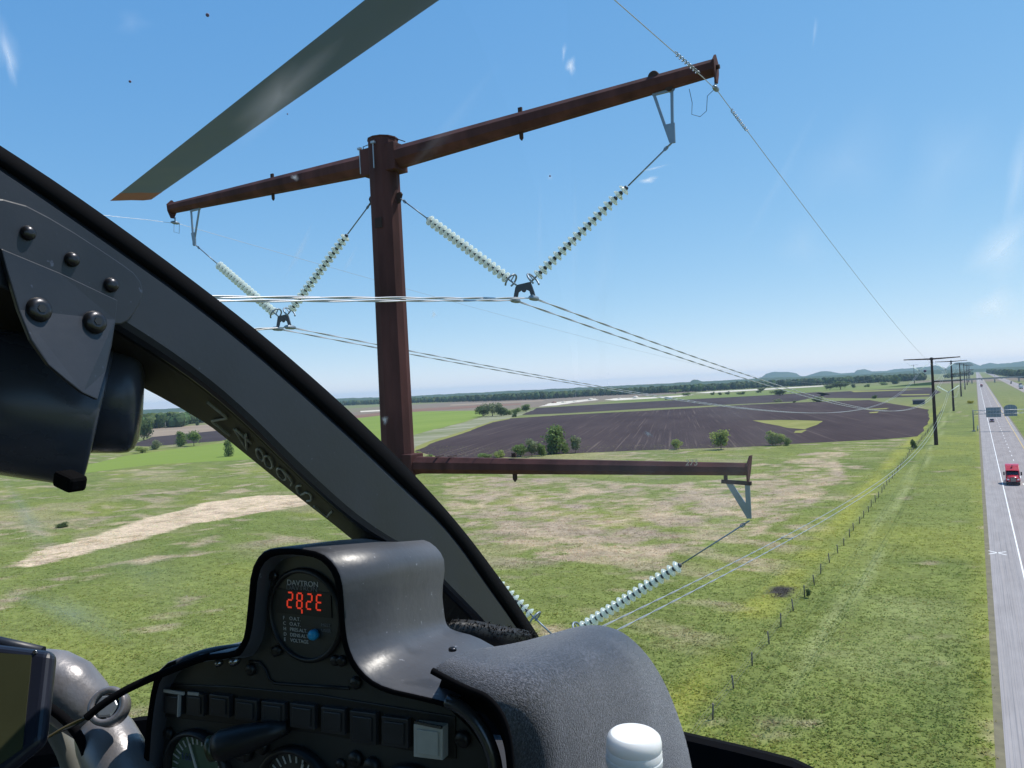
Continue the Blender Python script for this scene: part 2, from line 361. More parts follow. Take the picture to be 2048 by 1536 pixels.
sheet('yellow_patch', gp([(1735, 825), (1758, 823), (1752, 826), (1738, 826.5)]), .06, M_YELLOW, 1.5, 5, 11)
sheet('yellow_patch', gp([(1700, 782), (1790, 779.5), (1850, 779), (1790, 781.5), (1710, 784.5)]), .06, M_YELLOW, 3, 12, 12)
sheet('yellow_patch', gp([(1800, 789), (1860, 788), (1862, 790), (1802, 791)]), .06, M_YELLOW, 2, 8, 13)
sheet('red_field', gp([(690, 833), (825, 818), (958, 810.5), (1043, 806.5), (1040, 809.5), (958, 815), (825, 824), (700, 838)]), .05, M_RED, 4, 25, 14)
sheet('tan_field', gp([(255, 872), (303, 857), (430, 848), (560, 836), (590, 840), (440, 861), (306, 874)]), .05, M_TAN, 3, 20, 15)
sheet('ploughed_field', gp([(255, 892), (306, 874), (440, 861), (560, 846), (570, 853), (440, 882), (300, 893)]), .05, M_SOIL2, 3, 20, 16)
sheet('sand_strip', gp([(1391, 786), (1420, 783), (1540, 776.8), (1646, 771), (1648, 772.5), (1540, 779), (1420, 786)]), .05, M_SAND, 3, 20, 17)
sheet('sand_strip', gp([(1210, 799.5), (1230, 796.5), (1311, 794), (1390, 789), (1360, 793.5), (1311, 796.5), (1230, 801)]), .05, M_SAND, 3, 14, 18)
sheet('sand_strip', gp([(1080, 813), (1100, 806), (1125, 803), (1150, 801), (1192, 797), (1196, 800), (1150, 805), (1110, 811)]), .05, M_SAND, 4, 10, 19)
sheet('pasture', gp([(1400, 800), (1546, 791), (1640, 783), (1860, 773), (1860, 768), (1640, 774), (1540, 781), (1300, 797), (1190, 806)]), .015, M_GREENF, 4, 30, 20)
sheet('tan_field', gp([(900, 809), (1090, 800), (1085, 802.5), (900, 811.5)]), .05, M_TAN, 4, 30, 21)
sheet('tan_field', gp([(720, 822), (790, 818), (795, 820.5), (720, 824.5)]), .05, M_SAND, 4, 30, 22)

# ---- road
M_ROAD = field_mat('old_asphalt', (.265, .238, .232), (.325, .295, .288), 0, 1.2, .25, .5, (.24, .225, .235))
M_SHO = field_mat('asphalt_shoulder', (.285, .265, .262), (.34, .318, .315), 0, 1.6, .25, .6, (.26, .24, .24))
def strip(name, x0, x1, y0, y1, z, mat, h=0.):
    b = MB(); n = max(2, int((y1-y0)/60))
    ys = [y0+(y1-y0)*(i/n)**2 for i in range(n+1)]
    b.add([p for y in ys for p in ((x0, y, z), (x1, y, z))], [(2*i, 2*i+1, 2*i+3, 2*i+2) for i in range(n)])
    return b.build(name, mat)
M_WHITE = pm('road_paint_white', (.78, .77, .75), .6, var=.12, scale=1.5); M_YEL = pm('road_paint_yellow', (.62, .42, .10), .6, var=.12, scale=1.5)
M_GRAVEL = pm('verge_gravel', (.16, .14, .085), .95, var=.3, scale=.8, bump=.5)
for k, (a, b_, sides) in enumerate((((.45), 12.5, 0), (36.4, 48.8, 1))):
    road = tag(strip('road', a, b_, -60, 5200, .016, M_ROAD), kind='structure')
    for x0, x1 in ((a-.55, a), (b_, b_+.55)): tag(strip('road_verge', x0, x1, -60, 2500, .008, M_GRAVEL), kind='structure')
    if k == 0:
        sh = strip('shoulder', .45, 3.62, -60, 5200, .020, M_SHO); sh.parent = road
        s2 = strip('shoulder', 11.28, 12.5, -60, 5200, .020, M_SHO); s2.parent = road
        wl, yl, d0 = 3.62, 11.1, 7.36
    else:
        wl, yl, d0 = 45.4, 38.0, 41.7
    o = strip('edge_line', wl, wl+.17, -60, 3500, .025, M_WHITE); o.parent = road
    o = strip('edge_line', yl, yl+.17, -60, 3500, .025, M_YEL); o.parent = road
    dm = MB().add([(-.08, 0, 0), (.08, 0, 0), (.08, 3.05, 0), (-.08, 3.05, 0)], [(0, 1, 2, 3)]).mesh('lane_dash', M_WHITE)
    for i in range(110):
        o = inst('lane_dash', dm, road, Matrix.Translation((d0, 20+12.2*i, .025)))
# painted cross on the shoulder (aerial survey mark)
xm = MB()
c = g(1995, 1106)
for s in (1, -1): xm.bar((c.x-1.0, c.y-s*1.1, .027), (c.x+1.0, c.y+s*1.1, .027), .22, .002)
xo = xm.build('cross_mark', M_WHITE); xo.parent = bpy.data.objects['road']
# transverse expansion joint by the gantry
# ------------------------------------------------------------------ grass tufts (stuff)
def scatter_tufts(name, n, reject, hgt, col_gain, seed, wid=(.10, .22)):
    r = np.random.default_rng(seed); X = r.uniform(-260, -.3, n*7); Y = r.uniform(22, 300, n*7)
    D = np.hypot(X, Y); keep = r.random(len(X)) < np.clip((58/D)**2, 0, 1)
    # only what the windscreen looks out on
    k = (X*float(CAM_F.x)+Y*float(CAM_F.y)); lat = X*float(CAM_R.x)+Y*float(CAM_R.y)
    keep &= (k > 25) & (np.abs(lat) < k*.75+4)
    X = X[keep]; Y = Y[keep]
    kk = reject(X, Y, r); X = X[kk][:n]; Y = Y[kk][:n]; n = len(X)
    h = r.uniform(*hgt, n)*(.7+.6*fbm(X, Y, 6, 71)); B = 3
    an = r.uniform(0, math.tau, (n, B)); lean = r.uniform(1.0, 2.6, (n, B)); w = r.uniform(*wid, (n, B)); ox = r.normal(0, .16, (n, B)); oy = r.normal(0, .16, (n, B))
    bx = X[:, None]+ox; by = Y[:, None]+oy; hh = h[:, None]*r.uniform(.6, 1.1, (n, B))
    a2 = an+r.uniform(.8, 2.3, (n, B))
    v0 = np.stack([bx-np.cos(an)*w, by-np.sin(an)*w, np.zeros_like(bx)-.02], -1); v1 = np.stack([bx+np.cos(an)*w, by+np.sin(an)*w, np.zeros_like(bx)-.02], -1)
    v2 = np.stack([bx+np.cos(a2)*lean*hh, by+np.sin(a2)*lean*hh, hh], -1)
    V = np.stack([v0, v1, v2], 2).reshape(-1, 3); F = np.arange(len(V)).reshape(-1, 3)
    c = np.minimum(mcol(X, Y), .5)*(.80+.42*fbm(X+.3*Y, Y, 2.2, 77))[:, None]*r.uniform(.9, 1.12, (n, 1))*col_gain
    c = c*(1+r.normal(0, .06, (n, 3)))
    C = np.repeat(np.clip(c, .01, .75), 9, 0); C = np.concatenate([C, np.ones((len(C), 1))], 1)
    return tag(raw_obj(name, V, F, M_TUFT, color=C), kind='stuff')
def ok_any(X, Y, r): return np.ones(len(X), bool)
def ok_dry(X, Y, r): return r.random(len(X)) < masks(X, Y)[0]
scatter_tufts('grass', 120000, ok_any, (.06, .16), 1.45, 3, (.06, .14))
scatter_tufts('dry_reeds', 60000, ok_dry, (.10, .30), 1.45, 4, (.03, .09))

# ------------------------------------------------------------------ hills, far woods
M_FOREST = pm('forest_green', (.045, .070, .026), .95, var=.45, scale=.06, bump=.6, bscale=.12, spec=.1)
M_BLUFF = pm('bluff_green', (.06, .085, .04), .95, var=.35, scale=.01, bump=.5, bscale=.05, spec=.1)
def ridge(name, sky_px, D, depth, mat, seed, rough=3., step=4):
    xs = [p[0] for p in sky_px]; ys = [p[1] for p in sky_px]
    X = np.arange(xs[0], xs[-1]+step, step); Yp = np.interp(X, xs, ys); prof = [-1, -.75, -.5, -.28, -.1, 0, .12, .35, .7, 1]
    rows = []
    for t in prof:
        row = []
        for i, x in enumerate(X):
            p = at_dist(x, Yp[i], D); h = max(p.z, 1.)*(math.cos(t*math.pi/2)**.8 if abs(t) < 1 else 0) ; dv = Vector((p.x, p.y, 0)).normalized()
            q = dv*(D+t*depth); j = rough*(fbm(q.x, q.y, 60, seed)-.5)*2*(1 if abs(t) < .9 else 0)
            row.append((q.x, q.y, max(h+j, -.5)-.2))
        rows.append(row)
    b = MB(); b.loft(rows, closed=False, caps=False); return tag(b.build(name, mat), kind='structure')
ridge('hills', [(1490, 763), (1512, 757), (1524, 754.5), (1532, 748), (1545, 744), (1575, 743.5), (1592, 746), (1602, 752), (1612, 752), (1625, 748), (1642, 742.5), (1662, 743), (1680, 747), (1708, 745), (1714, 739.5), (1730, 738.5), (1745, 743), (1770, 742), (1790, 738.5), (1830, 735.5), (1860, 733), (1872, 731), (1885, 734), (1892, 737), (1900, 730), (1912, 725), (1940, 724), (1950, 727), (1960, 731), (1966, 728.5), (1980, 726), (1997, 728), (2020, 726), (2048, 722), (2120, 717)], 9000, 900, M_BLUFF, 5, 6, 3)
ridge('hills', [(-200, 843), (100, 828), (290, 820), (480, 809), (660, 797.5), (800, 793.5), (900, 788), (1040, 781), (1140, 776), (1300, 768.5), (1380, 764), (1386, 759.5), (1396, 760), (1402, 763.5), (1500, 757.5), (1620, 753), (1720, 749), (1850, 741), (1960, 737), (2100, 731)], 5200, 500, M_FOREST, 6, 5, 4)

def blob_template(seed, n_lat=5, n_lon=8):
    r = np.random.default_rng(seed); V = [(0, 0, 1.)]; F = []
    for i in range(1, n_lat):
        th = math.pi*i/n_lat
        for j in range(n_lon):
            ph = math.tau*(j+.5*(i % 2))/n_lon; k = r.uniform(.72, 1.15)
            V.append((math.sin(th)*math.cos(ph)*k*.5, math.sin(th)*math.sin(ph)*k*.5, .55+.45*math.cos(th)*k))
    V.append((0, 0, .05)); last = len(V)-1
    for j in range(n_lon):
        F.append((0, 1+j, 1+(j+1) % n_lon)); F.append((last, last-n_lon+(j+1) % n_lon, last-n_lon+j))
        for i in range(n_lat-2):
            a = 1+i*n_lon+j; b = 1+i*n_lon+(j+1) % n_lon; F += [(a, a+n_lon, b), (b, a+n_lon, b+n_lon)]
    return np.array(V), np.array(F)
BL = [blob_template(s) for s in range(6)]
def wood(name, base_px, depth, n, hgt, seed):
    r = np.random.default_rng(seed); xs = [p[0] for p in base_px]; ys = [p[1] for p in base_px]; VV = []; FF = []; CC = []; off = 0
    for k in range(n):
        x = r.uniform(xs[0], xs[-1]); p = g(x, np.interp(x, xs, ys)); d = Vector((p.x, p.y, 0)); L = d.length
        q = d*((L+r.uniform(0, 1)**1.3*depth)/L); V, F = BL[r.integers(6)]
        h = r.uniform(*hgt)*(.8+.4*fbm(q.x, q.y, 60, seed)); w = h*r.uniform(.6, .95); a = r.uniform(0, math.tau); ca, sa = math.cos(a), math.sin(a)
        P = np.stack([(V[:, 0]*ca-V[:, 1]*sa)*w+q.x, (V[:, 0]*sa+V[:, 1]*ca)*w+q.y, V[:, 2]*h-.4], -1)
        VV.append(P); FF.append(F+off); off += len(V)
        c = np.array((.050, .080, .024))*r.uniform(.55, 1.5)*np.array((r.uniform(.85, 1.25), 1, r.uniform(.8, 1.2)))
        CC.append(np.tile(np.append(c, 1), (len(V), 1)))
    return tag(raw_obj(name, np.concatenate(VV), np.concatenate(FF), M_WOODS, color=np.concatenate(CC), smooth=False), kind='stuff')
wood('far_woods', [(540, 818), (700, 811), (830, 806), (1000, 802), (1080, 799), (1200, 792), (1400, 783), (1550, 774.5), (1700, 768), (1850, 761)], 260, 2600, (11, 19), 11)
wood('far_woods', [(240, 864), (300, 858), (365, 854), (380, 849), (410, 845), (470, 838)], 160, 330, (13, 19), 12)
wood('far_woods', [(1975, 747), (1990, 749), (2010, 752), (2060, 757), (2120, 763)], 200, 520, (11, 17), 13)
wood('far_woods', [(1890, 757), (1930, 752), (1946, 750)], 120, 120, (9, 14), 14)

# ------------------------------------------------------------------ single trees and bushes
M_BARK = pm('bark', (.11, .085, .06), .9, var=.3, scale=3, bump=.5)
def leaf_mat(name, col):
    mt = pm(name, col, .65, var=.5, scale=1.1, spec=.25, detail=3); add_translucent(mt, .45); return mt
LEAF = {'green': leaf_mat('leaves_green', (.19, .26, .078)), 'dark': leaf_mat('leaves_dark', (.115, .165, .06)), 'pale': leaf_mat('leaves_pale', (.32, .37, .11)),
        'grey': leaf_mat('leaves_grey', (.25, .28, .15)), 'yellow': leaf_mat('leaves_yellow', (.36, .34, .03))}
def crown_mesh(kind, seed, mat, n):
    r = np.random.default_rng(seed); V = []; F = []
    if kind == 'tall': lobes = [((r.normal(0, .08), r.normal(0, .08), z), .30*(1-abs(z-.45)*.75)*r.uniform(.8, 1.15)) for z in np.linspace(.16, .90, 11)]
    elif kind == 'round': lobes = [((r.normal(0, .17), r.normal(0, .17), r.uniform(.30, .82)), r.uniform(.17, .27)) for _ in range(14)]
    elif kind == 'bush': lobes = [((r.uniform(-.33, .33), r.uniform(-.33, .33), r.uniform(.15, .68)), r.uniform(.18, .3)) for _ in range(11)]
    else: lobes = [((r.uniform(-.22, .22), r.uniform(-.22, .22), r.uniform(.2, .85)), r.uniform(.14, .24)) for _ in range(13)]
    for k in range(n):
        c, R = lobes[r.integers(len(lobes))]; d = r.normal(0, 1, 3); d /= np.linalg.norm(d); p = np.array(c)+d*R*(r.uniform(.45, 1.1) if r.random() < .85 else r.uniform(1.05, 1.5))*np.array((1, 1, .9))
        p[2] = max(p[2], .03)
        s = r.uniform(.024, .058); a = r.normal(0, 1, 3); a /= np.linalg.norm(a); nrm = d+r.normal(0, .55, 3); b = np.cross(nrm, a); b /= max(np.linalg.norm(b), 1e-6); a = np.cross(b, nrm); a /= max(np.linalg.norm(a), 1e-6)
        i = len(V); V += [p-a*s, p+b*s*.8, p+a*s, p-b*s*.8]; F.append((i, i+1, i+2, i+3))
    return raw_mesh('crown', V, F, mat)
def trunk_mesh(kind, seed):
    r = random.Random(seed); b = MB(); top = {'tall': .85, 'round': .6, 'bush': .35, 'loose': .7}[kind]; w = {'tall': .022, 'round': .026, 'bush': .014, 'loose': .02}[kind]
    b.tube([(0, 0, -.02), (.01, 0, top*.4), (-.01, .01, top)], [w, w*.7, w*.25], 7)
    for k in range(6):
        a = r.uniform(0, 6.28); z = top*r.uniform(.35, .85); l = r.uniform(.12, .26)
        b.tube([(0, 0, z), (math.cos(a)*l*.6, math.sin(a)*l*.6, z+l*.4), (math.cos(a)*l, math.sin(a)*l, z+l*.8)], [w*.45, w*.3, w*.12], 5)
    return b.mesh('trunk', M_BARK)
CROWN = {}; TRUNK = {}
def tree(px, base, top, wpx, kind, col, label, name=None, cat=None, group=None, seed=0):
    p = g(px, base); dep = (p-EYE).dot(CAM_F); h = (base-top)*dep/FPX*1.02; w = wpx*dep/FPX*1.12
    key = (kind, col, seed % 3)
    if key not in CROWN: CROWN[key] = crown_mesh(kind, hash(kind) % 97*0+{'tall': 1, 'round': 2, 'bush': 3, 'loose': 4}[kind]*10+seed % 3, LEAF[col], 1700)
    if (kind, seed % 3) not in TRUNK: TRUNK[(kind, seed % 3)] = trunk_mesh(kind, seed % 3)
    isb = kind == 'bush'
    t = empty(name or ('shrub' if isb else 'tree'), (p.x, p.y, 0), random.uniform(0, 6.28), label, cat or ('bush' if isb else 'tree'), group)
    ww = w/{'tall': .62, 'round': .80, 'bush': 1.05, 'loose': .78}[kind]
    t.scale = (ww, ww, h)
    inst('crown', CROWN[key], t); inst('trunk', TRUNK[(kind, seed % 3)], t)
    return t
GE = 'trees and bushes along the near edge of the ploughed field'; GM = 'trees in the middle distance between the fields'; GW = 'trees far off on the left side'
for a in [
 (1112, 907, 855, 32, 'tall', 'green', 'tallest tree on the near edge of the brown field, slender and leafy', GE),
 (1130, 906, 882, 18, 'bush', 'green', 'low bush leaning against the right side of the tallest field-edge tree', GE),
 (1151, 906, 872, 18, 'loose', 'grey', 'slim thin-leaved tree just right of the tallest field-edge tree', GE),
 (1041, 913, 886, 26, 'round', 'green', 'rounded green tree left of the twin bushy trees at the field edge', GE),
 (1064, 913, 879, 24, 'loose', 'grey', 'taller left half of the twin bushy trees left of the tallest tree', GE),
 (1083, 912, 885, 20, 'loose', 'green', 'shorter right half of the twin bushy trees left of the tallest tree', GE),
 (998, 915, 899, 22, 'bush', 'pale', 'round pale bush beside a lower flat bush on the field edge', GE),
 (970, 917, 904, 28, 'bush', 'green', 'low flat bush left of the round pale bush on the field edge', GE),
 (857, 919, 908, 18, 'bush', 'green', 'small bush just right of the near steel pole by the lower arm', GE),
 (838, 914, 900, 14, 'bush', 'pale', 'small pale bush touching the right side of the near steel pole', GE),
 (1353, 899, 876, 16, 'round', 'pale', 'small pale tree standing alone left of the bushy yellowish tree', GE),
 (1442, 899, 861, 32, 'loose', 'pale', 'wide bushy yellowish tree alone at the front of the brown field', GE),
 (1545, 891, 861, 26, 'loose', 'pale', 'biggest yellowish tree of the three below the yellow weed patch', GE),
 (1562, 891, 868, 18, 'loose', 'pale', 'middle tree of the three below the yellow weed patch', GE),
 (1575, 891, 873, 16, 'bush', 'green', 'smallest tree of the three below the yellow weed patch', GE),
 (1827, 898, 878, 12, 'loose', 'dark', 'dark scraggly bush in the grass left of the second steel pole', GE),
 (968, 833, 811, 22, 'round', 'dark', 'dark left end tree of the clump between bright crop and brown field', GM),
 (985, 833, 806, 26, 'round', 'grey', 'greyish tallest tree of the clump between bright crop and brown field', GM),
 (1002, 832, 812, 20, 'round', 'dark', 'dark tree right of the greyish tallest one in the clump', GM),
 (1016, 830, 814, 18, 'bush', 'green', 'middle bush of the green row trailing right from the clump', GM),
 (1033, 828, 813, 18, 'bush', 'green', 'taller bush of the green row trailing right from the clump', GM),
 (1052, 824, 809, 18, 'loose', 'green', 'far right tree of the green row trailing from the clump', GM),
 (1028, 834, 824, 10, 'bush', 'dark', 'small dark bush in front of the green row near the field corner', GM),
 (1660, 780, 770, 16, 'round', 'dark', 'smaller dark tree left of the big dark round tree in the pasture', GM),
 (1681, 779, 762, 28, 'round', 'dark', 'big dark round tree in the pasture before the far woods', GM),
 (1690, 776, 767, 9, 'round', 'green', 'little tree tucked behind the big dark round pasture tree', GM),
 (1707, 776, 766, 9, 'loose', 'grey', 'thin grey-green tree right of the big dark round pasture tree', GM),
 (1733, 774, 767, 11, 'bush', 'green', 'low green bush alone right of the thin grey-green tree', GM),
 (1769, 770, 763, 15, 'bush', 'green', 'wide low bush just in front of the far woods', GM),
 (1790, 768, 752, 14, 'tall', 'dark', 'dark pointed tree standing out before the far woods left of the second pole', GM),
 (1560, 791, 778, 19, 'round', 'dark', 'dark round tree under the sagging wires beside the sand strip', GM),
 (1522, 786, 775, 16, 'loose', 'grey', 'greyish tree left of the dark round tree under the wires', GM),
 (1635, 804, 792, 22, 'bush', 'dark', 'dark bush on the grassy strip between two ploughed fields', GM),
 (1588, 805, 801, 7, 'bush', 'dark', 'tiny dark bush left of the dark bush between ploughed fields', GM),
 (1556, 804, 797, 15, 'bush', 'grey', 'pale grey-green bush at the corner of the upper ploughed strip', GM),
 (1749, 797, 789, 11, 'bush', 'dark', 'lone dark round bush between brown strips left of the shed', GM),
 (1375, 791, 784, 18, 'bush', 'green', 'left bush of the low row beside the sand strip', GM),
 (1351, 787, 779, 16, 'round', 'green', 'rounded tree behind the white trailer on the field track', GM),
 (1425, 790, 783, 9, 'bush', 'green', 'small bush left of a pair of bushes under the sand strip', GM),
 (1441, 790, 783, 8, 'bush', 'dark', 'left one of a pair of bushes under the sand strip', GM),
 (1455, 789, 782, 9, 'bush', 'dark', 'right one of a pair of bushes under the sand strip', GM),
 (1482, 789, 782, 18, 'bush', 'green', 'long low bush left of the greyish tree at the sand strip', GM),
 (388, 892, 862, 21, 'round', 'green', 'round-topped tree on a thin trunk left of the windshield post', GW),
 (361, 893, 865, 16, 'tall', 'green', 'slim upright tree left of the round-topped one', GW),
 (312, 899, 878, 22, 'bush', 'grey', 'grey-green bush beside the black cylindrical housing', GW),
 (283, 906, 889, 24, 'bush', 'pale', 'yellowish-green bush partly hidden by the black cylindrical housing', GW),
 (288, 881, 832, 26, 'round', 'dark', 'big dark tree half hidden behind the black cylindrical housing', GW),
 (457, 913, 882, 15, 'tall', 'green', 'nearest tree on the left, at the underside of the windshield post', GW),
 (322, 848, 833, 17, 'round', 'yellow', 'bright yellow tree in front of the dark woods near the farmhouse', GW),
 (395, 851, 843, 6, 'tall', 'dark', 'small dark conifer-shaped tree at the far edge of the tan field', GW),
 (122, 1055, 1043, 22, 'bush', 'dark', 'small dark bush alone in the meadow left, above the dry reeds', GW),
 (60, 912, 900, 30, 'bush', 'green', 'low bush behind the bracket', GW),
 (1939, 807, 800, 12, 'bush', 'yellow', 'bright yellow flowering bush beside the road shoulder', None)][:]:
    if a[0] == 60: continue
    tree(*a[:7], group=a[7], seed=int(a[0]))

# ------------------------------------------------------------------ sand pit heaps, farm buildings, masts, parked trailer
for (px, by, w, h, lb) in ((1108, 806, 12, 3.5, 'leftmost heap of reddish sand at the pit edge'), (1128, 805, 12, 3, 'pale sand heap right of the reddish heap'), (1150, 803, 10, 2.5, 'low pale sand heap in the middle of the pit'), (1182, 800, 14, 4, 'larger pale sand heap at the right of the pit'), (1272, 796.5, 14, 5, 'pointed white sand heap on the long sand strip'), (1240, 798, 12, 2.5, 'flat white sand heap left of the pointed one')):
    p = g(px, by); dep = (p-EYE).dot(CAM_F); W = w*dep/FPX; H = h*dep/FPX
    b = MB(); n = 14; rings = []
    for k, (rr, hh) in enumerate(((1, 0), (.72, .45), (.4, .85), (.12, 1))):
        rings.append([(p.x+math.cos(6.283*j/n)*W*.5*rr*random.uniform(.85, 1.15), p.y+math.sin(6.283*j/n)*W*.5*rr*random.uniform(.85, 1.15), H*hh*random.uniform(.9, 1.05)) for j in range(n)])
    b.loft(rings); tag(b.build('sand_heap', M_RED if px == 1108 else M_SAND), lb, 'sand heap', 'sand heaps of the pit')
M_WALLW = pm('white_boards', (.72, .71, .68), .7, var=.1, scale=2); M_ROOF = pm('grey_roof', (.17, .17, .18), .7, var=.2, scale=2); M_DARKW = pm('dark_boards', (.055, .06, .075), .8, var=.2, scale=1); M_WIN = pm('window_glass', (.03, .04, .05), .15)
def house(px, by, W, D, H, rz, wall, label, name, roofm=M_ROOF, pitch=.45, cat='building', windows=3):
    p = g(px, by); t = empty(name, (p.x, p.y, 0), rz, label, cat)
    MB().box((0, 0, H/2), (W, D, H)).build('wall', wall, t)
    r = MB(); e = .4; z0 = H+.01; z1 = H+D*pitch
    r.loft([[(-W/2-e, -D/2-e, z0), (-W/2-e, 0, z1), (-W/2-e, D/2+e, z0)], [(W/2+e, -D/2-e, z0), (W/2+e, 0, z1), (W/2+e, D/2+e, z0)]], True, True, False); rf = r.build('roof', roofm, t)
    for k in range(windows):
        x = -W/2+W*(k+.5)/windows
        w = MB().box((x, -D/2-.03, H*.55), (1.3, .08, 1.4)).build('window', M_WALLW, t); MB().box((x, -D/2-.09, H*.55), (1.05, .05, 1.15)).build('pane', M_WIN, w)
    if windows: MB().box((W*.12, -D/2-.04, 1.05), (1., .09, 2.1)).build('door', M_DARKW, t)
    return t
house(310, 856, 14, 9, 4.5, -.9, M_WALLW, 'white farmhouse with grey roof in front of the woods at far left', 'farmhouse')
house(1250, 781.5, 46, 16, 6, -.5, M_WALLW, 'long white building before the far woods under the wires', 'long_barn', windows=5)
t = house(1838, 808.5, 7.5, 5.5, 3.0, -.05, M_DARKW, 'dark flat-looking shed at the right end of the ploughed field', 'shed', M_DARKW, .12, windows=0)
house(425, 829, 16, 9, 5, -.9, M_WALLW, 'white farm building among the woods beside the windshield post', 'farm_building')
M_WOODP = pm('grey_wood_pole', (.30, .28, .25), .8)
for (px, by, ty, lb) in ((1152, 803, 787, 'thin utility pole standing over the sand pit'), (331, 857, 845, 'pale utility pole beside the farmhouse'), (1256, 781, 768, 'thin mast beside the long white building')):
    p = g(px, by); dep = (p-EYE).dot(CAM_F); h = (by-ty)*dep/FPX
    t = empty('utility_pole', (p.x, p.y, 0), YAW, lb, 'pole', 'far utility poles')
    MB().tube([(0, 0, -.2), (0, 0, h)], [.3, .2], 8).build('pole', M_WOODP, t); MB().box((0, 0, h*.92), (2.6, .15, .15)).build('cross_arm', M_WOODP, t)
p = g(1337, 799); t = empty('field_trailer', (p.x, p.y, 0), -.5, 'white trailer parked on the field track beside the sand strip', 'trailer')
MB().box((0, 0, 2.0), (14, 4, 2.6)).build('body', M_WALLW, t, .15)
M_TYRE = pm('tyre_rubber', (.02, .02, .021), .85)
for x in (-5, 5): MB().lathe([(.6, -2.0), (.75, -1.9), (.75, 1.9), (.6, 2.0)], (x, 0, .72), (0, 1, 0), 12).build('wheel', M_TYRE, t)

# ------------------------------------------------------------------ vehicles
M_RIM = pm('wheel_metal', (.55, .55, .56), .35, .9); M_DGLASS = pm('dark_glass', (.012, .016, .022), .08, spec=.6); M_BLACKP = pm('black_trim', (.02, .02, .022), .5)
M_LAMP = pm('lamp_lens', (.82, .82, .80), .15); M_CHROME = pm('chrome', (.7, .7, .72), .2, 1.)
PAINT = {}
def paint(n, c): return pm('paint_'+n, c, .28, coat=.6, var=.04, scale=1)
def wheel(x, y, r, w, t, rim=True):
    s = 1 if x > 0 else -1
    wh = MB().lathe([(r*.62, -w/2), (r*.93, -w/2), (r, -w*.35), (r, w*.35), (r*.93, w/2), (r*.62, w/2)], (x, y, r), (1, 0, 0), 20).build('wheel', M_TYRE, t)
    if rim: MB().lathe([(r*.6, -w*.42), (r*.6, w*.42)], (x, y, r), (1, 0, 0), 16).build('rim', M_RIM, wh)
def car(x, y, rz, col, label, kind='car', group=None):
    """front towards local -Y"""
    t = empty('parked_van' if 0 else ('pickup_truck' if kind == 'pickup' else kind), (x, y, .03), rz, label, {'car': 'car', 'suv': 'car', 'van': 'van', 'pickup': 'pickup'}[kind], group)
    W, L = (1.85, 4.7) if kind == 'car' else (2.0, 5.2); Hb = .92 if kind == 'car' else 1.1; Ht = 1.45 if kind == 'car' else (1.8 if kind != 'van' else 2.1)
    pt = paint(*col); prof = [(-L/2, .38), (-L/2, .68), (-L/2+.25, Hb-.14), (-L/2+1.25, Hb), (L/2-.8, Hb), (L/2-.08, Hb-.06), (L/2, .6), (L/2-.05, .36)]
    MB().prism([(-W/2, q[0], q[1]) for q in prof], (W, 0, 0)).build('body', pt, t, .09, 2)
    y0, y1 = (-L/2+1.15, L/2-.35) if kind != 'pickup' else (-L/2+1.3, L/2-2.2)
    c = MB(); w2 = W/2-.06; w3 = W/2-.26
    c.loft([[(-w2, y0, Hb-.02), (w2, y0, Hb-.02), (w2, y1, Hb-.02), (-w2, y1, Hb-.02)], [(-w3, y0+.62, Ht-.06), (w3, y0+.62, Ht-.06), (w3, y1-.45, Ht-.06), (-w3, y1-.45, Ht-.06)]], True, True, False); c.build('windows', M_DGLASS, t, .04)
    MB().box((0, (y0+y1)/2+.1, Ht-.03), (W-.5, y1-y0-1.05, .07)).build('roof', pt, t, .03)
    for s in (-1, 1):
        MB().box((s*(W/2-.33), -L/2-.005, .66), (.42, .08, .17)).build('headlight', M_LAMP, t, .02)
        MB().box((s*(W/2+.1), y0+.35, Hb+.08), (.2, .12, .15)).build('mirror', pt, t, .03)
        for yy in (-L/2+.85, L/2-.9): wheel(s*(W/2-.12), yy, .33, .22, t)
    MB().box((0, -L/2-.01, .52), (W*.45, .06, .16)).build('grille', M_BLACKP, t, .02); MB().box((0, -L/2+.02, .37), (W-.1, .14, .12)).build('bumper', M_BLACKP, t, .03)
    return t
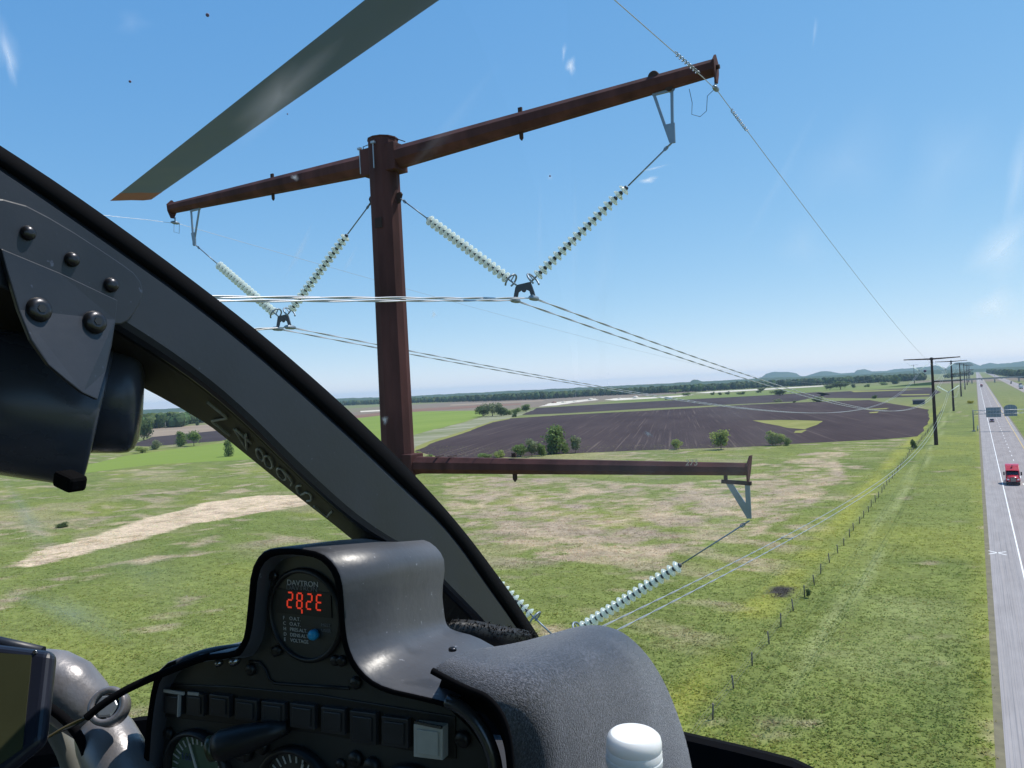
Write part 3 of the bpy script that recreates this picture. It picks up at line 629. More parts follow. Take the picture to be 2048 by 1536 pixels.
def truck(x, y, rz, col, label, trailer=None, group=None):
    t = empty('semi_truck', (x, y, .03), rz, label, 'truck', group); pt = paint(*col); W = 2.5
    # bonnet
    b = MB(); st = [(-3.9, .85, 1.55, 1.75), (-3.4, .93, 1.75, 1.85), (-2.0, 1.02, 1.98, 2.05)]
    b.loft([[(-w, yy, .62), (w, yy, .62), (w, yy, h1-.18), (w*.86, yy, h1), (0, yy, h2), (-w*.86, yy, h1), (-w, yy, h1-.18)] for yy, w, h1, h2 in st], True, True, True); b.build('bonnet', pt, t)
    # cab and sleeper with roof fairing
    c = MB(); pr = [(-2.0, .75), (-2.0, 1.9), (-1.45, 2.78), (-1.2, 3.0), (-.2, 3.75), (.6, 3.95), (1.8, 3.98), (1.9, 3.9), (1.9, .75)]
    c.prism([(-W/2+.02, q[0], q[1]) for q in pr], (W-.04, 0, 0)); c.build('cab', pt, t, .13, 3)
    ws = MB(); ws.loft([[(-1.1, -2.045, 1.98), (1.1, -2.045, 1.98), (1.02, -1.53, 2.76), (-1.02, -1.53, 2.76)], [(-1.1, -1.95, 1.93), (1.1, -1.95, 1.93), (1.02, -1.43, 2.71), (-1.02, -1.43, 2.71)]], True, True, False); ws.build('windshield', M_DGLASS, t)
    MB().box((0, -1.62, 2.92), (2.2, .62, .06), Matrix.Rotation(.12, 3, 'X')).build('sun_visor', pt, t, .02)
    for s in (-1, 1):
        MB().box((s*1.245, -1.15, 2.28), (.04, .85, .62)).build('side_window', M_DGLASS, t, .01)
        m = MB().box((s*1.52, -1.95, 2.25), (.26, .2, .75)).build('mirror', M_BLACKP, t, .05); MB().box((s*1.52, -1.84, 2.25), (.2, .03, .62)).build('mirror_glass', M_CHROME, m)
        MB().box((s*.86, -3.86, 1.22), (.36, .22, .26)).build('headlight', M_LAMP, t, .06)
        f = MB(); yy = [-3.75, -3.6, -3.1, -2.5, -2.2]; zz = [1.0, 1.25, 1.36, 1.2, .8]
        f.loft([[(s*.9, yy[i], zz[i]), (s*1.24, yy[i], zz[i]-.03), (s*1.24, yy[i], zz[i]-.12), (s*.9, yy[i], zz[i]-.1)] for i in range(5)], True, True, False); f.build('fender', pt, t)
        wheel(s*1.05, -3.0, .52, .3, t)
        for yy in (2.9, 4.2): wheel(s*.95, yy, .52, .5, t)
        MB().lathe([(.33, -.8), (.33, .8)], (s*1.1, .2, .62), (0, 1, 0), 16).build('fuel_tank', M_CHROME, t)
    gr = MB().box((0, -3.93, 1.22), (1.02, .1, .86)).build('grille', M_BLACKP, t, .05)
    for k in range(6): MB().box((0, -3.99, .9+k*.13), (.9, .03, .035)).build('grille_bar', M_CHROME, gr)
    MB().box((0, -3.98, .55), (2.4, .3, .38)).build('bumper', M_BLACKP if col[0] == 'red' else M_CHROME, t, .08)
    MB().box((0, -.6, 3.72), (.3, .3, .16)).build('roof_horn', M_BLACKP, t, .04)
    MB().box((0, 3.4, .82), (.9, 4.2, .3)).build('frame_rail', M_BLACKP, t, .02); MB().lathe([(.5, 0), (.5, .1)], (0, 3.5, .98), n=16).build('fifth_wheel', M_BLACKP, t)
    if trailer:
        tr = MB().box((0, 9.4, 2.6), (2.55, 14.2, 2.75)).build('trailer_box', trailer, t, .04)
        for s in (-1, 1):
            for yy in (14.0, 15.3): wheel(s*.95, yy, .52, .5, t)
    return t
truck(5.55, 193.5, 0, ('red', (.52, .018, .035)), 'bright red semi truck cab driving towards the camera on the near road')
car(5.1, 407, 0, ('maroon', (.10, .015, .025)), 'dark maroon car with bright headlights just beyond the overhead signs')
truck(5.2, 1128, 0, ('rust', (.28, .08, .06)), 'reddish truck far down the near road before the overpass', M_WALLW)
car(8.9, 1700, 0, ('charcoal', (.03, .032, .036)), 'small dark van beyond the overpass in the right lane of the near road', 'van')
car(5.2, 2050, 0, ('white', (.75, .75, .73)), 'tiny white car farthest along the near road beyond the overpass')
truck(43.8, 890, math.pi, ('wine', (.20, .03, .04)), 'dark red truck at the right frame edge on the far carriageway', M_DARKW)
truck(40.2, 985, math.pi, ('blue', (.04, .07, .16)), 'blue truck with a white box trailer on the far carriageway', M_WALLW)
truck(43.4, 1075, math.pi, ('navy', (.03, .04, .09)), 'dark navy truck ahead of the blue one on the far carriageway', M_DARKW)
car(40.2, 1255, math.pi, ('graphite', (.04, .042, .05)), 'dark car just before the overpass on the far carriageway')
car(43.4, 1345, math.pi, ('black', (.015, .015, .017)), 'black van right under the overpass on the far carriageway', 'van')
car(40.2, 2300, math.pi, ('silver', (.5, .51, .52)), 'silver van beyond the overpass on the far carriageway', 'van')
truck(43.5, 1830, math.pi, ('grey', (.3, .31, .32)), 'grey truck beyond the overpass on the far carriageway', M_WALLW)

# ------------------------------------------------------------------ overhead sign gantry, overpass
M_GALV = pm('galvanised_steel', (.42, .44, .46), .45, .75, var=.15, scale=3); M_SIGN = pm('sign_back_aluminium', (.20, .25, .29), .5, .3, var=.12, scale=1.2)
M_STEELG = pm('weathered_grey_steel', (.22, .22, .20), .6, .3, var=.2, scale=2); M_CONC = pm('concrete', (.34, .32, .29), .85, var=.15, scale=1.)
GYY = 349.
t = empty('sign_gantry', (-1.7, GYY, 0), 0, 'overhead sign gantry spanning the near road, seen from behind its two panels', 'sign gantry')
MB().tube([(0, 0, -.2), (0, 0, 8.4)], [.26, .2], 12).build('post', M_STEELG, t)
MB().box((0, 0, .25), (1.1, 1.1, .5)).build('footing', M_CONC, t, .03)
MB().tube([(19.6, 0, -.2), (19.6, 0, 8.4)], [.24, .18], 12).build('post', M_STEELG, t)
for (yy, zz) in ((-.45, 8.1), (-.45, 6.7), (.45, 8.1), (.45, 6.7)): MB().tube([(0, yy, zz), (19.6, yy, zz)], .075, 8).build('chord', M_GALV, t)
br = MB()
for k in range(14):
    x0 = k*1.4; z0, z1 = (6.7, 8.1) if k % 2 else (8.1, 6.7)
    for yy in (-.45, .45): br.bar((x0, yy, z0), (x0+1.4, yy, z1), .06)
br.build('lattice', M_GALV, t)
for (x0, x1, z0, z1, dome) in ((4.3, 9.2, 5.35, 9.1, 0), (10.2, 14.4, 5.6, 10.0, 1)):
    P = [(x0, z0), (x1, z0)]
    P += [(x1, z1), (x0, z1)] if not dome else [(x1, z1-.9)]+[(x1-(x1-x0)*k/8, z1-.9+.9*math.sin(math.pi*k/8)**.6) for k in range(1, 8)]+[(x0, z1-.9)]
    sp = MB().prism([(x, .62, z) for x, z in P], (0, .06, 0)).build('sign_panel', M_SIGN, t)
    for k in range(5): MB().box((x0+(x1-x0)*(k+.5)/5, .585, (z0+z1)/2), (.09, .08, (z1-z0)*.92)).build('stiffener', M_GALV, sp)
# guard rail end beside the footing
t = empty('guard_rail', (-.35, 352, 0), 0, 'short guard rail with wooden end beside the sign gantry footing', 'guard rail')
MB().prism([(.05*math.sin(q*1.57), 0, .45+.075*q) for q in range(5)]+[(.06+.05*math.sin(q*1.57), 0, .45+.075*q) for q in range(4, -1, -1)], (0, 22, 0)).build('rail', M_GALV, t)
for k in range(8): MB().box((-.12, .5+k*3, .38), (.16, .18, .9)).build('post', M_WOODP, t)
YO = 1418.
t = empty('overpass', (0, YO, 0), 0, 'thin grey road bridge crossing both carriageways far ahead', 'bridge')
MB().loft([[(x, -5, 5.0+(x+60)*.011), (x, 5, 5.0+(x+60)*.011), (x, 5, 6.4+(x+60)*.011), (x, -5, 6.4+(x+60)*.011)] for x in np.linspace(-62, 92, 12)], True, True, False).build('deck', M_CONC, t)
MB().loft([[(x, -5, 6.42+(x+60)*.011), (x, -4.8, 6.42+(x+60)*.011), (x, -4.8, 7.2+(x+60)*.011), (x, -5, 7.2+(x+60)*.011)] for x in np.linspace(-62, 92, 12)], True, True, False).build('parapet', M_CONC, t)
for x in (24.5, -6, 56): MB().box((x, 0, 2.6), (1.6, 8, 5.6)).build('pier', M_CONC, t, .1)
for s, xa in ((-1, -62), (1, 92)):
    MB().loft([[(xa-s*4, -8, -.3), (xa-s*4, 8, -.3), (xa-s*2, 6, 5.2), (xa-s*2, -6, 5.2)], [(xa+s*70, -8, -.3), (xa+s*70, 8, -.3), (xa+s*68, 6, .2), (xa+s*68, -6, .2)]], True, True, False).build('embankment', M_GREENF, t)

# ------------------------------------------------------------------ fence
M_POST = pm('weathered_fence_post', (.17, .15, .125), .9, var=.3, scale=4); M_WIREF = pm('fence_wire', (.2, .19, .18), .6, .5)
fence = empty('field_fence', (-17.65, 44, 0), 0, 'post and wire fence running through the grass between meadow and road', 'fence')
pmsh = MB().lathe([(.07, -.2), (.07, 1.2), (.05, 1.3)], n=7).mesh('post', M_POST)
y = 0.; posts = []
while y < 480:
    Rm = Matrix.Translation((random.uniform(-.12, .12)+.0009*y*math.sin(y/40), y, 0)) @ Matrix.Rotation(random.uniform(-.08, .08), 4, 'Y') @ Matrix.Rotation(random.uniform(-.06, .06), 4, 'X') @ Matrix.Scale(random.uniform(.85, 1.15), 4, (0, 0, 1))
    inst('post', pmsh, fence, Rm); posts.append(y); y += random.uniform(5.3, 6.6)
for z in (.5, .85, 1.15): MB().tube([(0, yy, z) for yy in posts], .008, 4).build('wire', M_WIREF, fence)
# brush growing on the fence line
tree(1617, 1196, 1178, 9, 'loose', 'dark', 'dark scraggly stump of brush on the fence line beside the bare peat patch', 'brush', 'brush', seed=2)

# ------------------------------------------------------------------ transmission line
M_RUST = pm('weathering_steel', (.074, .030, .028), .8, var=.55, scale=2.2, bump=.15, bscale=14, spec=.2)
_nt = M_RUST.node_tree; _mp = _nt.nodes.new('ShaderNodeMapping'); _mp.inputs['Scale'].default_value = (1, 1, .22); _tx = [n_ for n_ in _nt.nodes if n_.type == 'TEX_NOISE'][0]
_nt.links.new([n_ for n_ in _nt.nodes if n_.type == 'TEX_COORD'][0].outputs['Object'], _mp.inputs[0]); _nt.links.new(_mp.outputs[0], _tx.inputs['Vector'])
M_RUSTD = pm('weathering_steel_dark', (.050, .030, .026), .8, var=.25, scale=1.2, spec=.2)
M_FIT = pm('galvanised_fitting', (.22, .265, .31), .45, .6, var=.15, scale=6); M_DARKFIT = pm('dark_fitting', (.07, .075, .085), .5, .6)
M_WIRE = pm('aluminium_strand', (.50, .51, .53), .42, .85)
PX, PY, PTOP = -12.2, 14.8, 31.0
def octo(x, hw, hz, yc, zc, n=8, rot=math.pi/8):
    return [(x, yc+math.cos(rot+math.tau*k/n)*hw/math.cos(math.pi/n), zc+math.sin(rot+math.tau*k/n)*hz/math.cos(math.pi/n)) for k in range(n)]
PP = {}
def pole_thing(X, Y, top, label, detail, drop=7.95, rm=M_RUST, rz=0., nolower=False, span=8.2):
    t = empty('transmission_pole', (X, Y, 0), rz, label, 'power pole', 'steel transmission poles of the line')
    H = top
    MB().lathe([(.62, -.3), (.405, H*.74), (.378, H*.9), (.368, H-.02)], n=12, smooth=False).build('shaft', rm, t)
    for s in (1, -1):
        st = [(s*.42, .25, .255, 0, H-.52), (s*span, .15, .15, 0, H-.33)]
        a = MB().loft([octo(*q) for q in st], True, True, False).build('cross_arm', rm, t)
        if detail:
            # flanged end plate, bolted lugs
            pl = [(0, .02, .24), (0, .17, .10), (0, .15, -.10), (0, .05, -.30), (0, -.05, -.30), (0, -.15, -.10), (0, -.17, .10), (0, -.02, .24)]
            MB().prism([(s*(span+.001), q[1], H-.33+q[2]) for q in pl], (s*.035, 0, 0)).build('end_plate', rm, a)
            MB().lathe([(.045, 0), (.045, .06)], (s*(span+.035), 0, H-.33), (s, 0, 0), 8).build('end_bolt', M_RUSTD, a)
            MB().box((s*3.9, 0, H-.16), (.09, .05, .12)).build('lug', M_RUSTD, a); lg = MB().prism([(s*3.9-.05, -.02, H-.60), (s*3.9+.04, -.02, H-.60), (s*3.9+.04, -.02, H-.78), (s*3.9, -.02, H-.83), (s*3.9-.04, -.02, H-.78)], (0, .04, 0)).build('lug', M_RUSTD, a)
            if s > 0:
                MB().lathe([(.10, -.1), (.115, -.08), (.115, .08), (.10, .1)], (s*7.0, 0, H-.22), (0, 1, 0), 16).build('arm_roller', M_RUSTD, a)
                MB().lathe([(.08, -.08), (.08, .08)], (s*7.3, 0, H-.49), (0, 1, 0), 14).build('arm_roller', M_RUSTD, a)
            # V-legged hanger under the arm
            hx = s*7.28; z0, z1 = H-.52, H-1.56
            hg = MB(); hg.bar((hx-s*.32, 0, z0), (hx-.02, 0, z1), .055, .03, Vector((0, 1, 0))); hg.bar((hx+s*.06, 0, z0), (hx+.02*s, 0, z1), .055, .03, Vector((0, 1, 0))); hg.bar((hx-s*.34, 0, z0-.03), (hx+s*.08, 0, z0-.03), .05, .05)
            hg.prism([(hx-.09, -.02, z1+.36), (hx+.08, -.02, z1+.36), (hx+.075, -.02, z1-.03), (hx-.02, -.02, z1-.03)], (0, .04, 0)); hgo = hg.build('hanger', M_FIT, t)
            MB().box((hx-s*.28, 0, z0+.06), (.05, .05, .14)).build('hanger_stem', M_RUSTD, hgo); MB().box((hx+s*.06, 0, z0+.06), (.05, .05, .14)).build('hanger_stem', M_RUSTD, hgo)
    cb = MB().box((0, 0, H-.52), (1.06, .52, .66)).build('arm_collar', rm, t, .02)
    if detail:
        for (x, y_) in ((-.55, -.24), (.03, -.41)):
            MB().bar((x, y_, H-.18), (x, y_, H-.78), .022).build('through_bolt', M_GALV, cb); MB().box((x, y_, H-.16), (.1, .07, .05)).build('bolt_head', M_GALV, cb)
        for x in (-.48, .36):
            MB().tube([(x-.07, -.1, H-.2), (x-.07, -.1, H-.08+.0), (x, 0, H-.02), (x+.25*(1 if x > 0 else .6), .1, H-.14)], .012, 5).build('step_rail', M_RUSTD, cb)
        MB().lathe([(.365, 0), (.385, .015), (.385, .045), (.15, .06)], (0, 0, H-.03), n=12, smooth=False).build('cap_plate', rm, t)
        for s, zz in ((1, H-1.5), (-1, H-1.45)):
            e = MB().prism([(s*.34, -.025, zz+.12), (s*.48, -.025, zz+.14), (s*.52, -.025, zz+.08), (s*.45, -.025, zz-.1), (s*.34, -.025, zz-.14)], (0, .05, 0)).build('eye_plate', M_RUSTD, t)
        MB().box((.05, -.372, H-2.1), (.2, .03, .24)).build('access_plate', M_RUSTD, t)
        MB().lathe([(.408, -.03), (.416, 0), (.408, .03)], (0, 0, H*.748), n=12, smooth=False).build('joint_band', M_RUSTD, t)
    if not nolower:
        zl = H-drop
        a = MB().loft([octo(*q) for q in [(.38, .20, .20, 0, zl-.02), (8.42, .115, .115, 0, zl-.05)]], True, True, False).build('cross_arm', rm, t)
        MB().box((.40, 0, zl), (.36, .5, .5)).build('arm_collar', rm, t, .02)
        if detail:
            MB().prism([(8.42, -.12, zl+.02), (8.46, .0, zl+.20), (8.46, .13, zl+.2), (8.42, .12, zl-.1), (8.40, .03, zl-.30), (8.40, -.03, zl-.30), (8.42, -.12, zl-.1)], (.035, 0, 0)).build('end_plate', rm, a)
            MB().box((3.3, 0, zl+.215), (.1, .05, .1)).build('lug', M_RUSTD, a); MB().prism([(3.25, -.02, zl-.12), (3.35, -.02, zl-.12), (3.35, -.02, zl-.32), (3.3, -.02, zl-.38), (3.25, -.02, zl-.32)], (0, .04, 0)).build('lug', M_RUSTD, a)
            for xx in (1.25, 1.62): MB().box((xx, -.0, zl+.193), (.05, .3, .014)).build('weld_band', M_RUSTD, a)
            hx = 8.36; z0, z1 = zl-.22, zl-.98
            hg = MB().prism([(hx-.36, -.02, z0-.1), (hx-.24, -.02, z0-.1), (hx-.0, -.02, z1+.28), (hx+.0, -.02, z0-.1), (hx+.09, -.02, z0-.1), (hx+.09, -.02, z1), (hx+.01, -.02, z1)], (0, .035, 0)).build('hanger', M_FIT, t)
            MB().bar((hx-.44, 0, z0-.07), (hx+.12, 0, z0-.1), .07).build('hanger_bar', M_RUSTD, hg); MB().box((hx-.36, 0, z0+.03), (.06, .06, .2)).build('hanger_stem', M_RUSTD, hg)
            text('pole_number', '273', .17, pm('stencil_paint', (.62, .45, .30), .7), a, (7.25, -.09, zl+.072), (math.radians(67), 0, 0))
    return t
POLES = [(-12.2, 14.8, 31.0), (-12.25, 288.9, 28.75), (-12.15, 520, 29.5), (-11.95, 784, 29.4), (-11.6, 1036, 29.6), (-11.4, 1290, 29.6), (-11.2, 1540, 29.6), (-11., 1800, 29.6)]
PL = ['large rust brown steel pole with two upper arms and one lower arm close ahead', 'second pole of the line, whole dark shaft visible beside the road', 'third pole of the line, just right of the second', 'fourth pole of the line, smaller and right of the third', 'fifth pole of the line, right of the fourth', 'sixth pole of the line, thin and hazy', 'seventh pole of the line, thin and hazy near the far hills', 'farthest hazy pole of the line']
for (X, Y, T), lb in zip(POLES, PL): pole_thing(X, Y, T, lb, Y < 100, rm=M_RUST if Y < 100 else M_RUSTD)
pole_thing(-98.6, 1620, 35.5, 'thin distant pole with arms left of the third pole, standing off the line', False, rm=M_RUSTD, span=7.5, nolower=True)

# glass insulator strings: 18 discs each
M_GLASS = bpy.data.materials.new('toughened_glass'); M_GLASS.use_nodes = True
_p = M_GLASS.node_tree.nodes['Principled BSDF']; _p.inputs['Base Color'].default_value = (.93, .98, .96, 1); _p.inputs['Roughness'].default_value = .15; _p.inputs['Transmission Weight'].default_value = .35; _p.inputs['IOR'].default_value = 1.45
_tl = M_GLASS.node_tree.nodes.new('ShaderNodeBsdfTranslucent'); _tl.inputs[0].default_value = (.93, 1, .97, 1); _mx = M_GLASS.node_tree.nodes.new('ShaderNodeMixShader'); _mx.inputs[0].default_value = .6
M_GLASS.node_tree.links.new(_p.outputs[0], _mx.inputs[1]); M_GLASS.node_tree.links.new(_tl.outputs[0], _mx.inputs[2]); M_GLASS.node_tree.links.new(_mx.outputs[0], M_GLASS.node_tree.nodes['Material Output'].inputs['Surface'])
disc_me = MB().lathe([(.03, .052), (.06, .045), (.105, .018), (.128, -.008), (.122, -.018), (.10, -.012), (.085, -.03), (.07, -.014), (.05, -.034), (.03, -.02)], n=18).mesh('glass_disc', M_GLASS)
cap_me = MB().lathe([(.012, -.075), (.016, -.03), (.03, .03), (.046, .045), (.05, .07), (.036, .092), (.012, .096)], n=10).mesh('cap', M_DARKFIT)
def v_string(a, b, d0, label, group='glass insulator strings of the near pole', nd=18, full=True):
    """from anchor A down to yoke end B; the discs start D0 along it"""
    a, b = Vector(a), Vector(b); ax = (b-a).normalized(); L = (b-a).length
    t = empty('insulator_string', a, 0, label, 'insulator', group)
    q = ax.to_track_quat('-Z', 'Y').to_matrix().to_4x4()
    MB().tube([(0, 0, 0), tuple(ax*(d0-.05))], .016, 6).build('rod', M_FIT, t)
    if full:
        lk = MB()
        for k in range(2):
            c = ax*(.05+.1*k); s_ = ax.cross(Vector((0, 1, 0))) if k else Vector((0, 1, 0))
            lk.tube([tuple(c+ax*(.06*math.cos(w))+s_.normalized()*(.03*math.sin(w))) for w in np.linspace(0, math.tau, 13)], .009, 5, False)
        lk.build('shackle', M_FIT, t)
        pitch = .150
        for k in range(nd):
            M = Matrix.Translation(ax*(d0+.07+k*pitch)) @ q
            dsk = inst('disc', disc_me, t, M); inst('cap', cap_me, dsk)
        e = d0+.07+nd*pitch
        MB().tube([tuple(ax*(e-.08)), tuple(ax*L)], .02, 6).build('end_link', M_FIT, t)
        ring = MB(); c = ax*(e+.02); s1 = ax.cross(Vector((0, 1, 0))).normalized(); s2 = ax.cross(s1)
        up = s1 if s1.z > 0 else -s1
        ring.tube([tuple(c+up*(.17*math.cos(w))+s2*(.17*math.sin(w))) for w in np.linspace(-2.35, 2.35, 22)], .022, 7); ring.bar(c, c+up*.16, .02)
        ring.build('grading_ring', M_FIT, t)
    else:
        MB().tube([tuple(ax*d0), tuple(ax*L)], .11, 8).build('disc_stack', M_GLASS, t)
    return t
def yoke(x, y, z, label, full=True):
    t = empty('yoke_plate', (x, y, z), 0, label, 'yoke plate', 'yoke plates carrying the conductor pairs')
    P = [(-.17, .10), (.17, .13), (.2, .06), (.25, -.09), (.27, -.17), (.22, -.2), (.17, -.17), (.14, -.07), (.06, -.03), (.035, -.07), (0, -.085), (-.035, -.07), (-.06, -.03), (-.14, -.07), (-.17, -.17), (-.22, -.2), (-.27, -.17), (-.25, -.09), (-.21, .05)]
    MB().prism([(px_, -.015, pz_) for px_, pz_ in P], (0, .03, 0)).build('plate', M_DARKFIT if full else M_FIT, t)
    for s in (-1, 1):
        MB().lathe([(.03, -.19), (.055, -.13), (.06, 0), (.055, .13), (.03, .19)], (s*.235, 0, -.235), (0, 1, 0), 10).build('clamp', M_FIT, t); 
        MB().box((s*.235, 0, -.2), (.05, .07, .08)).build('clamp_bolt', M_GALV, t)
    return t
yA, yB, yC = (-8.43, 26.93), (-15.93, 26.93), (-7.95, 19.25)
v_string((-11.73, PY, 29.48), (-8.62, PY, 27.03), 1.0, 'long inner glass insulator string sloping right from the pole to the right yoke')
v_string((-4.92, PY, 29.42), (-8.24, PY, 27.06), 1.22, 'outer glass insulator string under the right arm, sloping left to the right yoke')
v_string((-19.40, PY, 29.42), (-16.12, PY, 27.03), 1.16, 'outer glass insulator string under the left arm, sloping right to its yoke')
v_string((-12.67, PY, 29.54), (-15.74, PY, 27.06), 1.1, 'inner glass insulator string sloping left from the pole to the left yoke')
v_string((-11.80, PY, 22.1), (-8.14, PY, 19.35), 1.25, 'inner glass insulator string below the lower arm, half behind the windshield post')
v_string((-3.80, PY, 22.02), (-7.76, PY, 19.38), 1.68, 'outer glass insulator string hanging from the lower arm hanger over the grass')
yoke(yA[0], PY, yA[1], 'small steel yoke plate under the right arm where two glass strings meet'); yoke(yB[0], PY, yB[1], 'small steel yoke plate under the left arm where two glass strings meet'); yoke(yC[0], PY, yC[1], 'steel yoke plate below the lower arm hidden by the padded hood')
X2, Y2, T2 = POLES[1]
for (dx, za, zb, w, lb) in ((3.8, T2-1.5, T2-4.1, 3.4, 'right'), (-3.8, T2-1.5, T2-4.1, 3.4, 'left'), (4.3, T2-8.95, T2-11.6, 3.9, 'lower right')):
    xc = X2+dx; 
    for s, wd in ((-1, 'left'), (1, 'right')):
        v_string((xc+s*w, Y2, za), (xc+s*.2, Y2, zb+.1), .9, '%s insulator string of the %s V under the second pole' % (wd, lb), 'insulator strings of the second pole', full=False)
    yoke(xc, Y2, zb, 'tiny yoke plate at the %s V of the second pole' % lb, False)

# conductors and shield wires: one object per wire, over all spans
def wire(name, x, z0, a, b, label, dz, r=.0125, twist=True, cat='power line', group='conductors of the line'):
    """sag curve from the near pole: z = z0 - a d + b d^2 over the first span"""
    def first(y): d = y-PY; return z0-a*d+b*d*d
    path = []
    L0 = 274.
    if twist:
        for k in (0, 1):
            pass
    ys_near = np.arange(-60, 95, .06 if twist else .5)
    def zz(y):
        if y < PY: d = PY-y; return z0-(a*.72)*d+b*.9*d*d
        return first(y)
    bld = MB()
    if twist:
        for ph in (0, math.pi):
            bld.tube([(x+.0125*math.cos(ph+y*2.6), y, zz(y)+.0125*math.sin(ph+y*2.6)) for y in np.arange(-60, 95, .12)], .0125, 5, False)
    else: bld.tube([(x, y, zz(y)) for y in np.arange(-60, 95.1, 1.)], r, 5, False)
    pts = [(x, y, first(y)) for y in np.arange(95, 289, 4.)]
    zprev, yprev = first(288.9), 288.9
    for (X, Y, T) in POLES[2:]:
        z1 = T-dz; n = 26
        for k in range(n):
            s = k/n; yy = yprev+(Y-yprev)*s; pts.append((x, yy, zprev+(z1-zprev)*s-4*6.3*s*(1-s)*((Y-yprev)/260)**2))
        zprev, yprev = z1, Y
    bld.tube(pts, r*1.7 if twist else r*1.2, 5, False)
    o = bld.build(name, M_WIRE); o.data.polygons.foreach_set('use_smooth', [True]*len(o.data.polygons)); return tag(o, label, cat, group)
for s, w in ((-1, 'left'), (1, 'right')):
    wire('conductor', yA[0]+s*.235, yA[1]-.235, .108, .000363, '%s cable of the twisted pair passing the right yoke' % w, 4.3)
    wire('conductor', yB[0]+s*.235, yB[1]-.235, .108, .000363, '%s cable of the twisted pair passing the left yoke' % w, 4.3)
    wire('conductor', yC[0]+s*.235, yC[1]-.235, .088, .000298, '%s cable of the low pair sweeping over the grass to the second pole' % w, 11.8)
for x, z0, a, b, lb in ((-4.0, 30.27, .085, .000281, 'thin shield wire from the right arm tip, slanting up left and away right'), (-20.3, 30.22, .098, .00033, 'thin shield wire from the left arm tip, fading across the sky')):
    w = wire('shield_wire', x, z0, a, b, lb, .75, .008 if x > -10 else .006, False, 'shield wire', 'shield wires of the line')
    for sgn in (1, -1):
        y0 = PY+sgn*1.1; ys = np.arange(0, 1.25, .01)
        def zz(y): d = y-PY; return z0-a*d+b*d*d if d > 0 else z0+a*.72*d+b*.9*d*d
        if x > -10: MB().tube([(x+.028*math.cos(yy*42), y0+sgn*yy, zz(y0+sgn*yy)+.028*math.sin(yy*42)) for yy in ys], .009, 5, False).build('spiral_damper', M_FIT, w)
    if x > -10: 
        MB().tube([(x-.02, PY-.05, z0-.03), (x-.14, PY-.1, z0-.14), (x-.17, PY-.1, z0-.42), (x-.3, PY-.1, z0-.5), (x-.46, PY-.1, z0-.42), (x-.44, PY-.1, z0-.2), (x-.5, PY-.05, z0+.1)], .006, 5).build('ground_lead', M_DARKFIT, w)
    else: MB().tube([(x+.02, PY-.05, z0-.03), (x+.06, PY-.1, z0-.3), (x+.3, PY-.1, z0-.38), (x+.33, PY-.1, z0-.1)], .006, 5).build('ground_lead', M_DARKFIT, w)
    MB().tube([(x, PY, z0+.16), (x, PY, z0)], .022, 6).build('suspension_link', M_FIT, w); MB().lathe([(.025, -.14), (.05, -.06), (.05, .06), (.025, .14)], (x, PY, z0), (0, 1, 0), 8).build('suspension_clamp', M_FIT, w)
ysp = 37.6; d = ysp-PY; zsp = yC[1]-.235-.088*d+.000298*d*d
t = empty('wire_spacer', (yC[0], ysp, zsp), 0, 'small spacer bar joining the low pair of cables over the grass', 'spacer')
MB().bar((-.235, 0, 0), (.235, 0, 0), .03).build('bar', M_FIT, t)
for s in (-1, 1): MB().lathe([(.045, -.06), (.045, .06)], (s*.235, 0, 0), (0, 1, 0), 8).build('clamp', M_FIT, t)

# ------------------------------------------------------------------ THE HELICOPTER (cockpit frame: x right, y forward, z up, metres from the eye point)
V3 = Vector
M_PAINT = pm('satin_black_paint', (.013, .017, .027), .42, var=.22, scale=22, bump=.012, bscale=300)
M_POST_IN = pm('post_underside', (.024, .022, .021), .7, var=.15, scale=15)
M_SEAL = pm('rubber_seal', (.004, .004, .005), .9, spec=.06)
M_COWL = pm('grey_satin_cowl', (.064, .066, .075), .40, var=.25, scale=11, bump=.025, bscale=160)
M_PANEL = pm('panel_black', (.034, .037, .036), .36, var=.15, scale=20)
M_BEZ = pm('bezel_black', (.010, .011, .012), .45); M_SCREW = pm('dark_screw', (.05, .05, .055), .32, .8); M_SCREWB = pm('bright_screw', (.35, .36, .38), .25, .95)
M_LEG = pm('legend_paint', (.55, .55, .52), .6); M_LEGD = pm('legend_grey', (.20, .20, .20), .6); M_BLUE = pm('blue_button', (.02, .34, .62), .35)
M_LED = emit('led_red', (1., .07, .03), .5); M_CABIN = pm('cabin_lining', (.035, .036, .04), .85)
# crinkle-finish padded hood
M_CRINK = bpy.data.materials.new('crinkle_finish'); M_CRINK.use_nodes = True
t_ = M_CRINK.node_tree; p_ = t_.nodes['Principled BSDF']; p_.inputs['Base Color'].default_value = (.07, .07, .08, 1); p_.inputs['Roughness'].default_value = .42
tc_ = t_.nodes.new('ShaderNodeTexCoord'); nn_ = t_.nodes.new('ShaderNodeTexNoise'); nn_.inputs['Scale'].default_value = 900; nn_.inputs['Detail'].default_value = 3; nn_.inputs['Roughness'].default_value = .7
bb_ = t_.nodes.new('ShaderNodeBump'); bb_.inputs['Strength'].default_value = 1.0; bb_.inputs['Distance'].default_value = .0016
t_.links.new(tc_.outputs['Object'], nn_.inputs['Vector']); t_.links.new(nn_.outputs[0], bb_.inputs['Height']); t_.links.new(bb_.outputs[0], p_.inputs['Normal'])
n2_ = t_.nodes.new('ShaderNodeTexNoise'); n2_.inputs['Scale'].default_value = 14; n2_.inputs['Detail'].default_value = 5; t_.links.new(tc_.outputs['Object'], n2_.inputs['Vector'])
